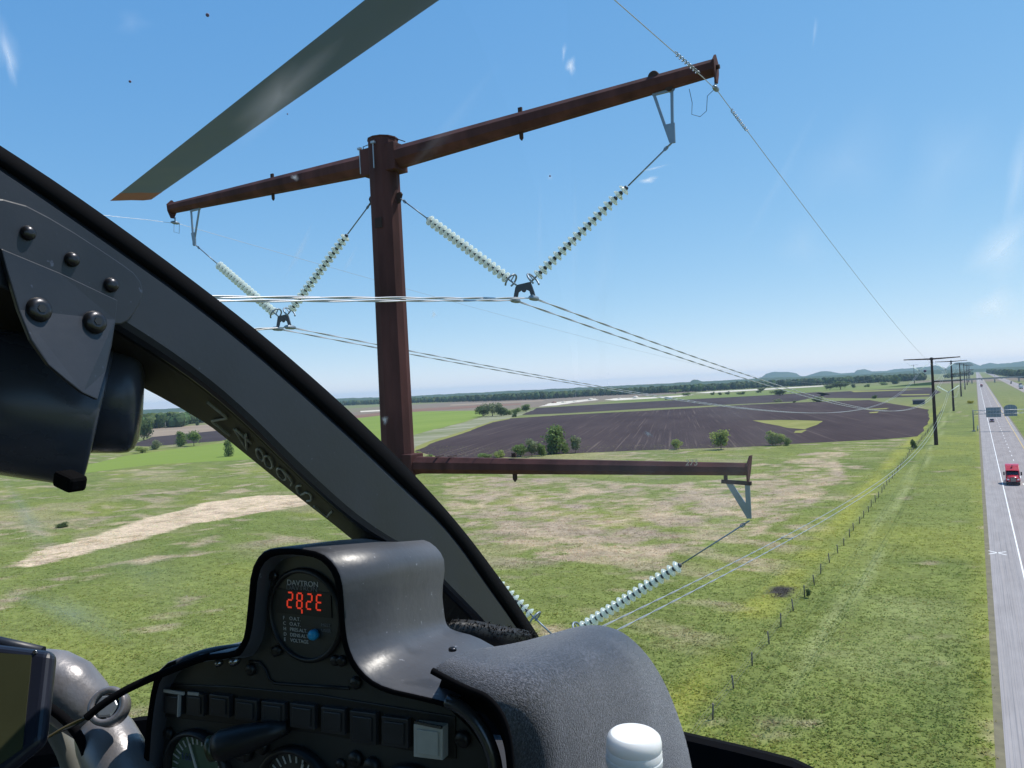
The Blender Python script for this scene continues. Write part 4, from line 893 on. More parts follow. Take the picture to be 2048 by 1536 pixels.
cr_ = t_.nodes.new('ShaderNodeValToRGB'); cr_.color_ramp.elements[0].color = (.030, .030, .037, 1); cr_.color_ramp.elements[1].color = (.075, .075, .086, 1); cr_.color_ramp.elements[0].position = .4; cr_.color_ramp.elements[1].position = .7
t_.links.new(n2_.outputs[0], cr_.inputs[0])
n3_ = t_.nodes.new('ShaderNodeTexNoise'); n3_.inputs['Scale'].default_value = 640; n3_.inputs['Detail'].default_value = 2; t_.links.new(tc_.outputs['Object'], n3_.inputs['Vector'])
m3_ = t_.nodes.new('ShaderNodeMapRange'); m3_.inputs[1].default_value = .40; m3_.inputs[2].default_value = .72; m3_.inputs[3].default_value = .55; m3_.inputs[4].default_value = 3.4; t_.links.new(n3_.outputs[0], m3_.inputs[0])
v3_ = t_.nodes.new('ShaderNodeVectorMath'); v3_.operation = 'SCALE'; t_.links.new(cr_.outputs[0], v3_.inputs[0]); t_.links.new(m3_.outputs[0], v3_.inputs['Scale']); t_.links.new(v3_.outputs[0], p_.inputs['Base Color'])

for _m, _w in ((M_CRINK, .55), (M_COWL, .25)):
    _b = _m.node_tree.nodes['Principled BSDF']; _b.inputs['Sheen Weight'].default_value = _w; _b.inputs['Sheen Roughness'].default_value = .35; _b.inputs['Sheen Tint'].default_value = (.85, .9, 1, 1)
def specks(mt, scale, thr, gain):
    t = mt.node_tree; p = t.nodes['Principled BSDF']; src = p.inputs['Base Color'].links[0].from_socket
    tc = t.nodes.new('ShaderNodeTexCoord'); n = t.nodes.new('ShaderNodeTexNoise'); n.inputs['Scale'].default_value = scale; n.inputs['Detail'].default_value = 2; t.links.new(tc.outputs['Object'], n.inputs['Vector'])
    r = t.nodes.new('ShaderNodeMapRange'); r.inputs[1].default_value = thr; r.inputs[2].default_value = thr+.06; r.inputs[3].default_value = 1; r.inputs[4].default_value = gain; t.links.new(n.outputs[0], r.inputs[0])
    v = t.nodes.new('ShaderNodeVectorMath'); v.operation = 'SCALE'; t.links.new(src, v.inputs[0]); t.links.new(r.outputs[0], v.inputs['Scale']); t.links.new(v.outputs[0], p.inputs['Base Color'])
specks(M_COWL, 210, .70, 3.2); specks(M_PAINT, 260, .715, 4.0); specks(M_COWL, 26, .60, .72)
heli = empty('helicopter', EYE, HD, 'black helicopter cockpit in the foreground with windshield post, instrument panel and hood', 'helicopter')

def resample(pts, n):
    pts = [V3(p) for p in pts]; L = [0]
    for a, b in zip(pts, pts[1:]): L.append(L[-1]+(b-a).length)
    out = []
    for k in range(n):
        s = L[-1]*k/(n-1); i = max(j for j in range(len(L)-1) if L[j] <= s+1e-9); u = (s-L[i])/max(L[i+1]-L[i], 1e-9); out.append(pts[i].lerp(pts[i+1], min(u, 1)))
    return out
def smooth_pts(pts, k=2):
    pts = [V3(p) for p in pts]
    for _ in range(k):
        q = [pts[0]]
        for a, b in zip(pts, pts[1:]): q += [a*.75+b*.25, a*.25+b*.75]
        pts = q+[pts[-1]]
    return pts

# windshield post: four edge lines at their own distances, lofted into one hollow-looking beam
S_ = [(-220, 175), (-60, 266), (172, 417), (406, 588), (552, 703), (700, 833), (820, 950), (919, 1060), (1000, 1168), (1040, 1226), (1095, 1312)]
T_ = [(-220, 200), (-60, 291), (172, 450), (400, 613), (540, 727), (690, 861), (808, 974), (899, 1060), (980, 1178), (1024, 1240), (1074, 1316)]
B_ = [(-220, 370), (-60, 463), (172, 608), (364, 729), (480, 824), (600, 946), (720, 1052), (830, 1112), (915, 1196), (960, 1240), (1010, 1300)]
U_ = [(-220, 640), (-60, 655), (172, 712), (400, 832), (474, 890), (600, 993), (690, 1062), (790, 1150), (870, 1236), (905, 1290), (950, 1350)]
rings = []
def rr(pts, r): return smooth_pts([hr(x, y, r) for x, y in pts], 2)
eS, eT, eB, eU = rr(S_, -.346), rr(T_, -.336), rr(B_, -.336), rr(U_, -.40)
n = len(eS)
rings = []
for i in range(n):
    s, tt, b, u = eS[i], eT[i], eB[i], eU[i]
    back = u.copy(); back.z += (s.z-b.z)*.9; back.y += .01
    rings.append([tt, tt.lerp(b, .08)+V3((.0016, 0, 0)), tt.lerp(b, .92)+V3((.0016, 0, 0)), b, b.lerp(u, .06)+V3((0, -.001, -.001)), u, back, V3((back.x+.03, s.y, s.z-.004))])
post = MB().loft(rings, True, True, False).build('windshield_post', M_PAINT, heli)
for pg_ in post.data.polygons: pg_.use_smooth = False
# underside lining
MB().loft([[eB[i].lerp(eU[i], .10)+V3((0, -.0012, -.0012)), eB[i].lerp(eU[i], .97)+V3((0, -.0012, -.0012))] for i in range(n)], False, False, False).build('underside_lining', M_POST_IN, post)
sl_ = MB()
sl_.loft([[eT[i]+V3((.0025, 0, .0)), eS[i]+V3((.004, 0, .001)), eS[i]+V3((-.004, .002, .004)), eT[i]+V3((-.012, 0, .002))] for i in range(n)], True, True, True); sl_.build('seal', M_SEAL, post)
# registration lettering, one letter under the other down the underside
ia, ib = min(range(n), key=lambda i: (eU[i]-hr(430, 850, -.40)).length), min(range(n), key=lambda i: (eU[i]-hr(655, 1034, -.40)).length)
UP = resample(eU[ia:ib+1], 60); BP = resample(eB[ia:ib+1], 60)
def on_under(s, v):
    s = min(max(s, 0), .9999)*59; i = int(s); f = s-i
    u = UP[i].lerp(UP[i+1], f); b = BP[i].lerp(BP[i+1], f); return u.lerp(b, v)+V3((0, -.0022, -.0022))
M_LETTER = pm('worn_lettering', (.36, .37, .33), .7, var=.35, scale=120)
GL = {'N': [[(0, 0), (0, 1), (1, 0), (1, 1)]], '4': [[(.75, 0), (.75, 1), (0, .3), (1, .3)]], 'L': [[(0, 1), (0, 0), (1, 0)]],
      '8': [[(.5+.42*math.cos(w), .26+.26*math.sin(w)) for w in np.linspace(0, math.tau, 17)], [(.5+.36*math.cos(w), .76+.24*math.sin(w)) for w in np.linspace(0, math.tau, 17)]],
      '9': [[(.5+.4*math.cos(w), .7+.3*math.sin(w)) for w in np.linspace(0, math.tau, 17)], [(.9, .7), (.86, .3), (.6, .02), (.2, .06)]],
      'S': [[(.95, .82), (.75, .98), (.4, 1.), (.1, .85), (.1, .66), (.4, .53), (.7, .45), (.92, .3), (.88, .1), (.6, 0), (.25, .02), (.02, .18)]]}
for k, ch in enumerate('N489SL'):
    b = MB(); s0 = .015+k*.166; hgt = .128
    for st in GL[ch]:
        q = [on_under(s0+hgt*(1-y_), .30+.44*x_) for x_, y_ in st]; q = resample(q, 26)
        b.tube(q, .00085, 5)
    b.build('letter', M_LETTER, post)
# doubler plate with dome rivets and the strap below
def slab(px, rs, thick, name, mat, parent, bevel=.0008, sm=1):
    P = [hr(x, y, rs[i] if isinstance(rs, list) else rs) for i, (x, y) in enumerate(px)]
    if sm: P = smooth_pts(P+[P[0]], 1)[:-1]
    return MB().prism(P, (-thick, 0, 0)).build(name, mat, parent, bevel)
slab([(-70, 395), (30, 398), (120, 445), (235, 520), (278, 552), (290, 590), (262, 640), (236, 652), (150, 640), (-70, 540)], -.3330, .002, 'doubler_plate', M_PAINT, post)
def dome(px, py, r_px, rp, mat, name, parent, socket=False):
    c = hr(px, py, rp); s = r_px*(c.x*ray(0, 0).x*0+abs(c.dot(V3((CAM_F.dot(HRV), CAM_F.dot(HFV), CAM_F.z)))))/FPX
    ax = V3((1, -.15, .05)).normalized()
    o = MB().lathe([(s, -.001), (s, s*.15), (s*.88, s*.45), (s*.6, s*.7), (s*.25, s*.8)], c, ax, 16).build(name, mat, parent)
    if socket: MB().lathe([(s*.36, s*.76), (s*.36, s*.83)], c, ax, 6, False).build('socket', M_BEZ, o)
    return o
for x, y in ((56, 466), (144, 519), (222, 570)): dome(x, y, 15, -.3325, M_SCREW, 'rivet', post)

# separate thing: cylindrical housing hung from the post by a strap
hb = hr(100, 800, -.37)
hous = empty('cylinder_housing', EYE + HRV*hb.x + HFV*hb.y + V3((0, 0, hb.z)), HD, 'black cylindrical housing with rounded end, strapped and bolted under the windshield post', 'housing')
def sh(mb, base): mb.v = [tuple(V3(v)-base) for v in mb.v]; return mb
axa, axb = hr(-150, 835, -.335), None
def at_depth(x, y, D):
    d = hray(x, y); return d*D          # D metres along the optical axis
M_SHROUD = pm('shroud_sky_tint', (.048, .056, .084), .28, var=.15, scale=30)  # sky reflection put into a lighter, bluer base colour
c0, c1 = at_depth(-260, 756, .370), at_depth(196, 833, .4146)
ax_ = (c1-c0).normalized(); Lh = (c1-c0).length
sh(MB().lathe([(.0362, 0), (.0378, Lh-.0015), (.0372, Lh), (.028, Lh+.0006), (.001, Lh+.0006)], c0, ax_, 56, True), hb).build('shroud', M_SHROUD, hous)
d0_, d1_ = at_depth(120, 790, .420), at_depth(262, 795, .434); ad_ = (d1_-d0_).normalized(); Ld = (d1_-d0_).length
sh(MB().lathe([(.0312, 0), (.0312, Ld-.004), (.0306, Ld+.000), (.0285, Ld+.003), (.023, Ld+.0052), (.012, Ld+.0062), (.001, Ld+.0064)], d0_, ad_, 48, True), hb).build('lamp_body', M_SHROUD, hous)
sh(MB().box(at_depth(140, 962, .372), (.013, .010, .008), Matrix.Rotation(.3, 3, 'Y')), hb).build('clamp_lug', M_SEAL, hous, .002)
# strap: plate from the post down over the top of the shroud
st_px = [(2, 496), (120, 545), (236, 600), (232, 640), (224, 690), (212, 745), (196, 800), (166, 786), (132, 760), (98, 730), (62, 680), (38, 620), (14, 540)]
st_r = [-.330, -.330, -.330, -.330, -.329, -.325, -.320, -.320, -.321, -.322, -.325, -.328, -.329]
P = [hr(x, y, r_) for (x, y), r_ in zip(st_px, st_r)]
strap = sh(MB().prism(P, (-.0025, 0, 0)), hb).build('strap', M_PAINT, hous, .0006)
for x, y in ((76, 620), (188, 645)):
    c = hr(x, y, -.3285); s = .0055; ax = V3((1, -.1, .1)).normalized()
    o = sh(MB().lathe([(s, -.001), (s, s*.2), (s*.85, s*.5), (s*.5, s*.62)], c, ax, 18), hb).build('screw', M_SCREW, strap)
    sh(MB().lathe([(s*.34, s*.55), (s*.34, s*.68)], c, ax, 6, False), hb).build('socket', M_BEZ, o)

# instrument panel ---------------------------------------------------------------------------
PF = .41
face_px = [(292, 1640), (296, 1490), (306, 1400), (318, 1352), (348, 1326), (420, 1318), (478, 1312), (500, 1272), (508, 1210), (514, 1145), (532, 1116), (560, 1106), (600, 1107), (640, 1114), (664, 1134), (676, 1162), (682, 1210), (685, 1254), (692, 1294), (708, 1332), (738, 1362), (776, 1382), (838, 1397), (892, 1412), (938, 1456), (962, 1490), (980, 1530), (985, 1640)]
FP = [hf(x, y, PF) for x, y in face_px]
panel = MB().prism(FP, (0, .012, 0)).build('instrument_panel', M_PANEL, heli)
def pan(x, y, f=PF): return hf(x, y, f)
# cowl ("glare shield"): from the lip of the panel forward
lip = [(286, 1640), (290, 1490), (300, 1400), (312, 1346), (346, 1316), (420, 1306), (470, 1300), (482, 1288), (491, 1268), (497, 1208), (503, 1140), (522, 1105), (548, 1094), (600, 1094), (645, 1102), (673, 1126), (688, 1158), (692, 1208), (694, 1252), (700, 1290), (715, 1325), (740, 1354), (775, 1373), (838, 1387), (886, 1398), (900, 1405)]
LP = smooth_pts([hf(x, y, .398) for x, y in lip], 1)
inn = [hf(x, y, .398) for x, y in [(294, 1640), (299, 1490), (309, 1402), (321, 1355), (350, 1328), (420, 1319), (476, 1314), (488, 1302), (502, 1272), (510, 1210), (516, 1146), (533, 1118), (560, 1108), (600, 1108), (640, 1115), (663, 1136), (675, 1163), (680, 1210), (683, 1254), (690, 1296), (706, 1334), (736, 1364), (774, 1384), (838, 1398), (884, 1409), (896, 1415)]]
IP = smooth_pts(inn, 1)
nL = len(LP)
def back_of(p, f2, dz, dx=0.): return V3((p.x+dx, f2, p.z+dz))
ZL = LP[0].z
# rear profile: same section carried forward 0.11 m (binnacle) and dropping slightly
rear_ctl = [V3((hf(x, y, .398).x+.001, .522, hf(x, y, .398).z-.017)) for x, y in lip[:17]]
rear_ctl += [hf(x, y, .524) for x, y in ((884, 1186), (887, 1216), (890, 1240), (896, 1255), (914, 1263), (950, 1272), (990, 1294), (1030, 1312), (1060, 1325))]
rear = smooth_pts(rear_ctl, 1)
mid = [a.lerp(b, .5)+V3((0, 0, .0012)) for a, b in zip(LP, rear)]
cw = MB().loft([[p+V3((0, .012, -.004)) for p in IP], IP, [a.lerp(b, .5)+V3((0, -.0018, 0)) for a, b in zip(LP, IP)], LP, mid, rear], False, False, True).build('glare_shield', M_COWL, heli)
sd_ = cw.modifiers.new('edge', 'EDGE_SPLIT'); sd_.split_angle = math.radians(60)
# inner lip lining in black
MB().loft([[p+V3((0, .0115, -.0005)) for p in IP], [p+V3((0, -.0019, 0)) for p in IP], [a.lerp(b, .55)+V3((0, -.0030, 0)) for a, b in zip(LP, IP)], [a.lerp(b, .12)+V3((0, -.0012, 0)) for a, b in zip(LP, IP)]], False, False, True).build('lip_trim', M_SEAL, cw)
for (x, y, f) in ((690, 1086, .47), (905, 1300, .46)):
    MB().lathe([(.0028, -.001), (.0028, .0007), (.0018, .0013), (.0005, .0014)], hf(x, y, f)+V3((0, 0, .0005)), (0, 0, 1), 12).build('cowl_screw', M_SCREW, cw)
# nose deck in front of the cowl and foam strip on it
MB().loft([[hf(x, y, .62) for x, y in [(560, 1275), (760, 1262), (900, 1262), (1075, 1285), (1200, 1330)]], [hf(x, y, .78) for x, y in [(560, 1330), (760, 1300), (900, 1280), (1075, 1310), (1200, 1330)]]], False, False).build('nose_deck', M_SEAL, cw)
fo = MB(); fp = [(898, 1258, .552), (925, 1257, .565), (955, 1261, .575), (985, 1268, .59), (1010, 1272, .60), (1045, 1277, .62), (1068, 1284, .64)]
fl = smooth_pts([hf(x, y, f) for x, y, f in fp], 1)
fo.loft([[p+V3((0, .004, -.012)), p+V3((0, -.006, -.004)), p+V3((0, -.004, .0045)), p+V3((0, .006, .006)), p+V3((0, .014, -.008))] for p in fl])
rf_ = random.Random(3)
for k in range(1500):
    i = rf_.randrange(len(fl)-1); p = fl[i].lerp(fl[i+1], rf_.random())+V3((0, rf_.uniform(-.005, .010), rf_.uniform(-.003, .0055)))
    d = V3((rf_.gauss(0, .5), rf_.gauss(-.4, .5), rf_.uniform(.2, 1))).normalized()*rf_.uniform(.0015, .0045); s = d.cross(V3((rf_.random(), .3, rf_.random()))).normalized()*.0006
    fo.add([p-s, p+s, p+d], [(0, 1, 2)])
M_FOAM = pm('fuzzy_foam', (.010, .010, .011), .5, spec=.5)
fo.build('foam_strip', M_FOAM, heli)

# padded crinkle hood over the right half of the panel
hn = [(868, 1336), (905, 1356), (940, 1373), (976, 1386), (1001, 1412), (1016, 1445), (1024, 1485), (1027, 1540), (1026, 1640)]
H0 = smooth_pts([hf(x, y, .372) for x, y in hn], 2)
hm = [(965, 1296), (1040, 1298), (1110, 1288), (1172, 1302), (1212, 1338), (1232, 1390), (1245, 1450), (1252, 1520), (1254, 1640)]
hm = [(940, 1300), (1010, 1305), (1085, 1300), (1140, 1318), (1172, 1352), (1190, 1400), (1203, 1460), (1210, 1540), (1212, 1650)]
H1 = smooth_pts([hf(x, y, .455) for x, y in hm], 2)
hq = [(995, 1292), (1060, 1282), (1150, 1266), (1222, 1286), (1262, 1326), (1288, 1390), (1306, 1460), (1318, 1550), (1320, 1650)]
H2 = smooth_pts([hf(x, y, .525) for x, y in hq], 2)
hz = [(1010, 1290), (1075, 1276), (1115, 1264), (1176, 1245), (1205, 1244), (1232, 1256), (1279, 1290), (1306, 1324), (1334, 1380)]
hz = [(1012, 1291), (1080, 1274), (1176, 1246), (1240, 1258), (1288, 1300), (1322, 1350), (1350, 1412), (1381, 1508), (1398, 1640)]
H3 = smooth_pts([hf(x, y, .590) for x, y in hz], 2)
H4 = [p+V3((-.01, .03, -.03)) for p in H3]
hood = MB().loft([[p+V3((.003, .012, -.004)) for p in H0], [p+V3((0, .0015, -.0022)) for p in H0], H0, [a.lerp(b, .5)+V3((.001, 0, .002)) for a, b in zip(H0, H1)], H1, H2, H3, H4], False, False, True).build('padded_hood', M_CRINK, heli)
# curled front edge and dark lining under it
MB().tube([p+V3((-.001, -.0005, -.0015)) for p in H0], .0019, 8).build('curled_edge', M_SEAL, hood)
MB().loft([[p+V3((-.003, .002, -.004)) for p in H0], [p+V3((-.012, .03, -.014)) for p in H0], [p+V3((-.030, .05, -.035)) for p in H0]], False, False).build('hood_lining', M_SEAL, hood)
# rolled bright flange round the right corner of the panel
fl_ = smooth_pts([hf(x, y, .398) for x, y in [(893, 1402), (915, 1409), (940, 1428), (962, 1455), (978, 1486), (989, 1520), (994, 1560), (996, 1640)]], 2)
MB().tube(fl_, [.0016]+[.0042]*(len(fl_)-1), 12).build('corner_flange', pm('worn_flange', (.10, .105, .115), .26, .6, var=.2, scale=30), panel)

def box_on_panel(x0, y0, x1, y1, dep, name, mat, parent, bev=.0009, f=PF):
    a, b, c, d = pan(x0, y0, f), pan(x1, y1, f), None, None
    P = [pan(x0, y0, f), pan(x1, y0+(x1-x0)*.12, f), pan(x1, y1, f), pan(x0, y1-(x1-x0)*.12, f)]
    c_ = sum(P, V3())/4; b = MB().prism([p+V3((0, -dep, 0)) for p in P], (0, dep+.001, 0)); b.prism([c_+(p-c_)*.74+V3((0, -dep-.0011, 0)) for p in P], (0, .001, 0)); return b.build(name, mat, parent, bev)
M_ANN = pm('annunciator_smoke', (.030, .031, .034), .38, var=.1, scale=60); M_ANNW = pm('annunciator_cream', (.50, .49, .43), .45, var=.12, scale=90)  # the last cover's lit look is put into its cream base colour
ANN = [(339, 1379, 374, 1425), (383, 1380, 418, 1428), (429, 1383, 469, 1430), (480, 1391, 524, 1438), (533, 1396, 579, 1446), (590, 1400, 639, 1454), (652, 1408, 699, 1464), (709, 1415, 761, 1485), (772, 1426, 825, 1491), (840, 1438, 898, 1510)]
strip_ = MB().prism([pan(330, 1366)+V3((0, -.0012, 0)), pan(470, 1372)+V3((0, -.0012, 0)), pan(640, 1388)+V3((0, -.0012, 0)), pan(912, 1432)+V3((0, -.0012, 0)), pan(914, 1518)+V3((0, -.0012, 0)), pan(640, 1466)+V3((0, -.0012, 0)), pan(326, 1432)+V3((0, -.0012, 0))], (0, .003, 0)).build('annunciator_strip', M_BEZ, heli, .0006)
for k, q in enumerate(ANN):
    a = box_on_panel(*q, .0075 if k == 9 else .0052, 'annunciator', M_ANNW if k == 9 else M_ANN, strip_)
    if k == 9: a['label'] = 'cover coloured cream as if lit at the right end of the row'
M_PALE = pm('pale_edge_highlight', (.42, .41, .38), .5)  # pale bars painted in for the light catching the cover edges
MB().bar(pan(346, 1373)+V3((0, -.008, 0)), pan(386, 1379)+V3((0, -.008, 0)), .0012, .0022).build('edge_highlight', M_PALE, strip_)
MB().bar(pan(377, 1380)+V3((0, -.008, 0)), pan(375, 1424)+V3((0, -.008, 0)), .0022, .0012).build('edge_highlight', M_PALE, strip_)
MB().bar(pan(394, 1378)+V3((0, -.008, 0)), pan(414, 1380)+V3((0, -.008, 0)), .0012, .002).build('edge_highlight', M_PALE, strip_)
fl2 = MB().bar(pan(845, 1436)+V3((0, -.0085, .001)), pan(898, 1447)+V3((0, -.0085, .001)), .0016, .0016); fl2.build('edge_highlight', M_SCREWB, strip_)
# routed step line under the binnacle
stp = MB().tube([pan(x, y)+V3((0, -.0006, 0)) for x, y in [(500, 1322), (522, 1324), (532, 1338), (540, 1358), (552, 1366), (640, 1372), (700, 1376)]], .0011, 6); stp.build('panel_seam', M_BEZ, panel)
for (x, y, s, mt) in ((504, 1338, .0042, M_BEZ), (714, 1364, .0042, M_BEZ), (341, 1466, .0045, M_BEZ), (494, 1502, .0068, M_BEZ), (527, 1490, .006, M_BEZ), (714, 1516, .0055, M_BEZ), (684, 1528, .004, M_BEZ), (747, 1530, .006, M_BEZ), (928, 1476, .0052, M_BEZ), (558, 1300, .0036, M_BEZ), (672, 1320, .0036, M_BEZ), (322, 1460, .0026, M_BEZ)):
    o = MB().lathe([(s, -.001), (s, s*.5), (s*.8, s*.8), (s*.3, s*.85)], pan(x, y), (0, -1, 0), 14).build('panel_screw', mt, heli)
    MB().box(pan(x, y)+V3((0, -s*.86, 0)), (s*1.2, .0004, s*.22)).build('screw_slot', M_SCREW, o)
# round gauges at the lower edge
def gauge(px, py, rpx, f, face_col, ticks, needle=None):
    c = pan(px, py, f); s = rpx*c.dot(V3((CAM_F.dot(HRV), CAM_F.dot(HFV), CAM_F.z)))/FPX
    t = MB().lathe([(s, .0), (s*1.02, .004), (s*.97, .008), (s*.9, .0075), (s*.88, .002), (s*.88, -.003)], c, (0, -1, 0), 40, True, False).build('gauge', M_BEZ, heli)
    MB().lathe([(s*.885, 0), (s*.885, .0012)], c, (0, -1, 0), 36).build('dial', pm('dial_%d' % px, face_col, .25, coat=.8), t)
    for k in range(ticks):
        a = math.tau*k/ticks; d = V3((math.cos(a), 0, math.sin(a)))
        MB().bar(c+d*s*.66+V3((0, -.002, 0)), c+d*s*(.82 if k % 2 else .85)+V3((0, -.002, 0)), s*.028, .0006, V3((0, 1, 0))).build('tick', M_LEG, t)
    if needle is not None:
        d = V3((math.cos(needle), 0, math.sin(needle))); MB().bar(c-d*s*.2+V3((0, -.003, 0)), c+d*s*.7+V3((0, -.003, 0)), s*.05, .0008, V3((0, 1, 0))).build('needle', M_LEG, t)
    return t, c, s
t, c, s = gauge(402, 1545, 88, PF, (.10, .15, .09), 32, 1.9)  # green reflection put into this dial's face colour
text('numeral', '160', s*.24, pm('numeral_blue', (.04, .06, .12), .5), t, c+V3((-.012, -.0021, s*.32)), align='CENTER')
gauge(600, 1588, 98, PF, (.045, .048, .04), 28, 1.3)
gauge(832, 1622, 96, PF, (.03, .026, .026), 24, 2.2)
ct = V3(pan(430, 1495, .385)); cb_ = V3(pan(560, 1458, .404))
lt = MB().lathe([(.0085, 0), (.0105, .006), (.0098, .022), (.0070, .04), (.0045, .052)], ct, (cb_-ct).normalized(), 18).build('post_lamp', M_BEZ, heli)
MB().lathe([(.0086, -.0035), (.0086, .0005)], ct, (cb_-ct).normalized(), 18).build('lens', pm('smoke_lens', (.06, .07, .03), .3, trans=.3), lt)
# digital temperature gauge in the binnacle
cg = pan(613, 1229); sg = .0295
dg = MB().lathe([(sg*1.08, 0), (sg*1.08, .0025), (sg*1.0, .004), (sg*.97, .003), (sg*.97, -.002)], cg, (0, -1, 0), 48, True, False).build('digital_gauge', M_BEZ, heli)
MB().lathe([(sg*.975, 0), (sg*.975, .0014)], cg, (0, -1, 0), 44).build('dial', M_PANEL, dg)
def dgp(u, v, d=.0018): return V3((cg.x+u*sg, cg.y-d, cg.z+v*sg))
MB().box(dgp(-.02, .28), (sg*1.60, .0008, sg*.56)).build('display', M_BEZ, dg)
text('brand_lettering', 'DAVTRON', sg*.17, M_LEG, dg, dgp(-.02, .72), align='CENTER', sx=1.12)
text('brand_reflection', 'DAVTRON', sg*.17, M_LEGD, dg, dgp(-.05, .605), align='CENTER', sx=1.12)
SEG = {'2': 'abged', '8': 'abcdefg', 'E': 'adefg'}
def seg7(ch, u0, v0, w, h, dot=False):
    b = MB(); sl_ = .1*h
    pts = {'tl': (u0+sl_, v0+h), 'tr': (u0+w+sl_, v0+h), 'ml': (u0+sl_/2, v0+h/2), 'mr': (u0+w+sl_/2, v0+h/2), 'bl': (u0, v0), 'br': (u0+w, v0)}
    ends = {'a': ('tl', 'tr'), 'b': ('tr', 'mr'), 'c': ('mr', 'br'), 'd': ('bl', 'br'), 'e': ('ml', 'bl'), 'f': ('tl', 'ml'), 'g': ('ml', 'mr')}
    for k in SEG[ch]:
        a, e = (V3(dgp(*pts[q], .0026)) for q in ends[k]); dd = (e-a)*.12; b.bar(a+dd, e-dd, sg*.034, .0003, V3((0, 1, 0)))
    if dot: b.box(dgp(u0+w, v0-.07, .0026), (sg*.034, .0003, sg*.09))
    b.build('digit', M_LED, dg)
for k, ch in enumerate('282E'): seg7(ch, -.48+k*.282, .16, .145, .34, k == 1)
for k, (a, b_) in enumerate((('F', 'O.A.T.'), ('C', 'O.A.T.'), ('H', 'PRES.ALT.'), ('D', 'DENS.ALT.'), ('E', 'VOLTAGE'))):
    v = -.11-.125*k; text('legend', a, sg*.115, M_LEG, dg, dgp(-.65, v)); text('legend', b_, sg*.115, M_LEG, dg, dgp(-.46, v), sx=1.05)
text('legend', 'MEST', sg*.10, M_LEGD, dg, dgp(.46, -.18), sx=1.2); text('legend', 'USER', sg*.10, M_LEGD, dg, dgp(.46, -.30), sx=1.2)
MB().lathe([(sg*.12, 0), (sg*.12, .003), (sg*.095, .0045), (sg*.03, .005)], dgp(.28, -.40), (0, -1, 0), 20).build('button', M_BLUE, dg)
for (u, v) in ((-.86, .80), (.93, -.9), (-.9, -.88)):
    MB().lathe([(.0036, 0), (.0036, .002), (.002, .003)], (cg.x+u*sg*1.05, cg.y, cg.z+v*sg*1.05), (0, -1, 0), 12).build('bezel_screw', M_SCREW, dg)

# rotor blade at rest above the nose, red tip
bl0, bl1 = hu(905, -70, 1.35), hu(262, 402, 1.35); dirb = (bl1-bl0).normalized(); perp = V3((-dirb.y, dirb.x, 0)).normalized()
def section(c, ch): return [c+perp*(ch*a)+V3((0, 0, ch*z)) for a, z in ((-.5, .10), (-.3, .175), (0, .15), (.3, .05), (.5, -.06), (.3, -.03), (0, .02), (-.3, .05))]
M_BLADE = pm('blade_grey', (.06, .115, .27), .55, var=.08, scale=3); M_TIP = pm('blade_tip_red', (.20, .045, .06), .5)
a0 = bl0-dirb*1.6; e1 = bl1-dirb*.22
bd = MB().loft([section(a0, .25), section(e1, .25)], True, True, True).build('rotor_blade', M_BLADE, heli); bd.modifiers.new('edge', 'EDGE_SPLIT')
tb_ = MB().loft([section(e1, .252), section(bl1, .252)], True, True, True).build('tip_band', M_TIP, bd); tb_.modifiers.new('edge', 'EDGE_SPLIT')

# cabin shell around and behind the eye point
MB().box((-.35, -.75, .50), (1.7, 1.7, .04)).build('cabin_roof', M_CABIN, heli, .01)
MB().box((-.35, -1.45, -.1), (1.6, .04, 1.2)).build('rear_bulkhead', M_CABIN, heli)
MB().box((-.35, -.4, -.95), (1.6, 2.2, .04)).build('cabin_floor', M_CABIN, heli)
for s in (-1, 1):
    MB().box((-.35+s*.79, -.5, -.68), (.04, 1.9, .55)).build('door_panel', M_CABIN, heli)
    MB().tube([(-.35+s*.77, .60, -.45), (-.35+s*.74, .32, .0), (-.35+s*.66, .02, .38), (-.35+s*.6, -.1, .5)], .022, 8).build('door_post', M_PAINT, heli)
# lower windshield frame running round the nose, and the nose floor below it
rs = [hu(1300, 1452, -.47), hu(1375, 1470, -.47), hu(1500, 1499, -.47), hu(1640, 1536, -.47)]
left_s = [hu(20, 1470, -.47), hu(250, 1439, -.47), hu(296, 1430, -.47)]
sill = [(.52, .52, -.50)] + [tuple(p) for p in reversed(rs)] + [(-.32, 1.06, -.455), (-.62, 1.03, -.455)] + [tuple(p) for p in reversed(left_s)]
SP = smooth_pts(sill, 2)
MB().loft([[p+V3((0, 0, 0)), p+V3((0, -.012, -.002)), p+V3((0, -.02, -.03)), p+V3((0, -.02, -.05)), p+V3((0, .02, -.05)), p+V3((0, .02, -.006))] for p in SP], True, True, False).build('windshield_sill', M_SEAL, heli)
MB().loft([[p+V3((0, -.016, -.05)) for p in SP], [V3((p.x*.9-.03, p.y*.5, p.z-.20)) for p in SP], [V3((p.x*.9-.03, -.2, -.93)) for p in SP]], False, False, True).build('nose_lining', M_CABIN, heli)
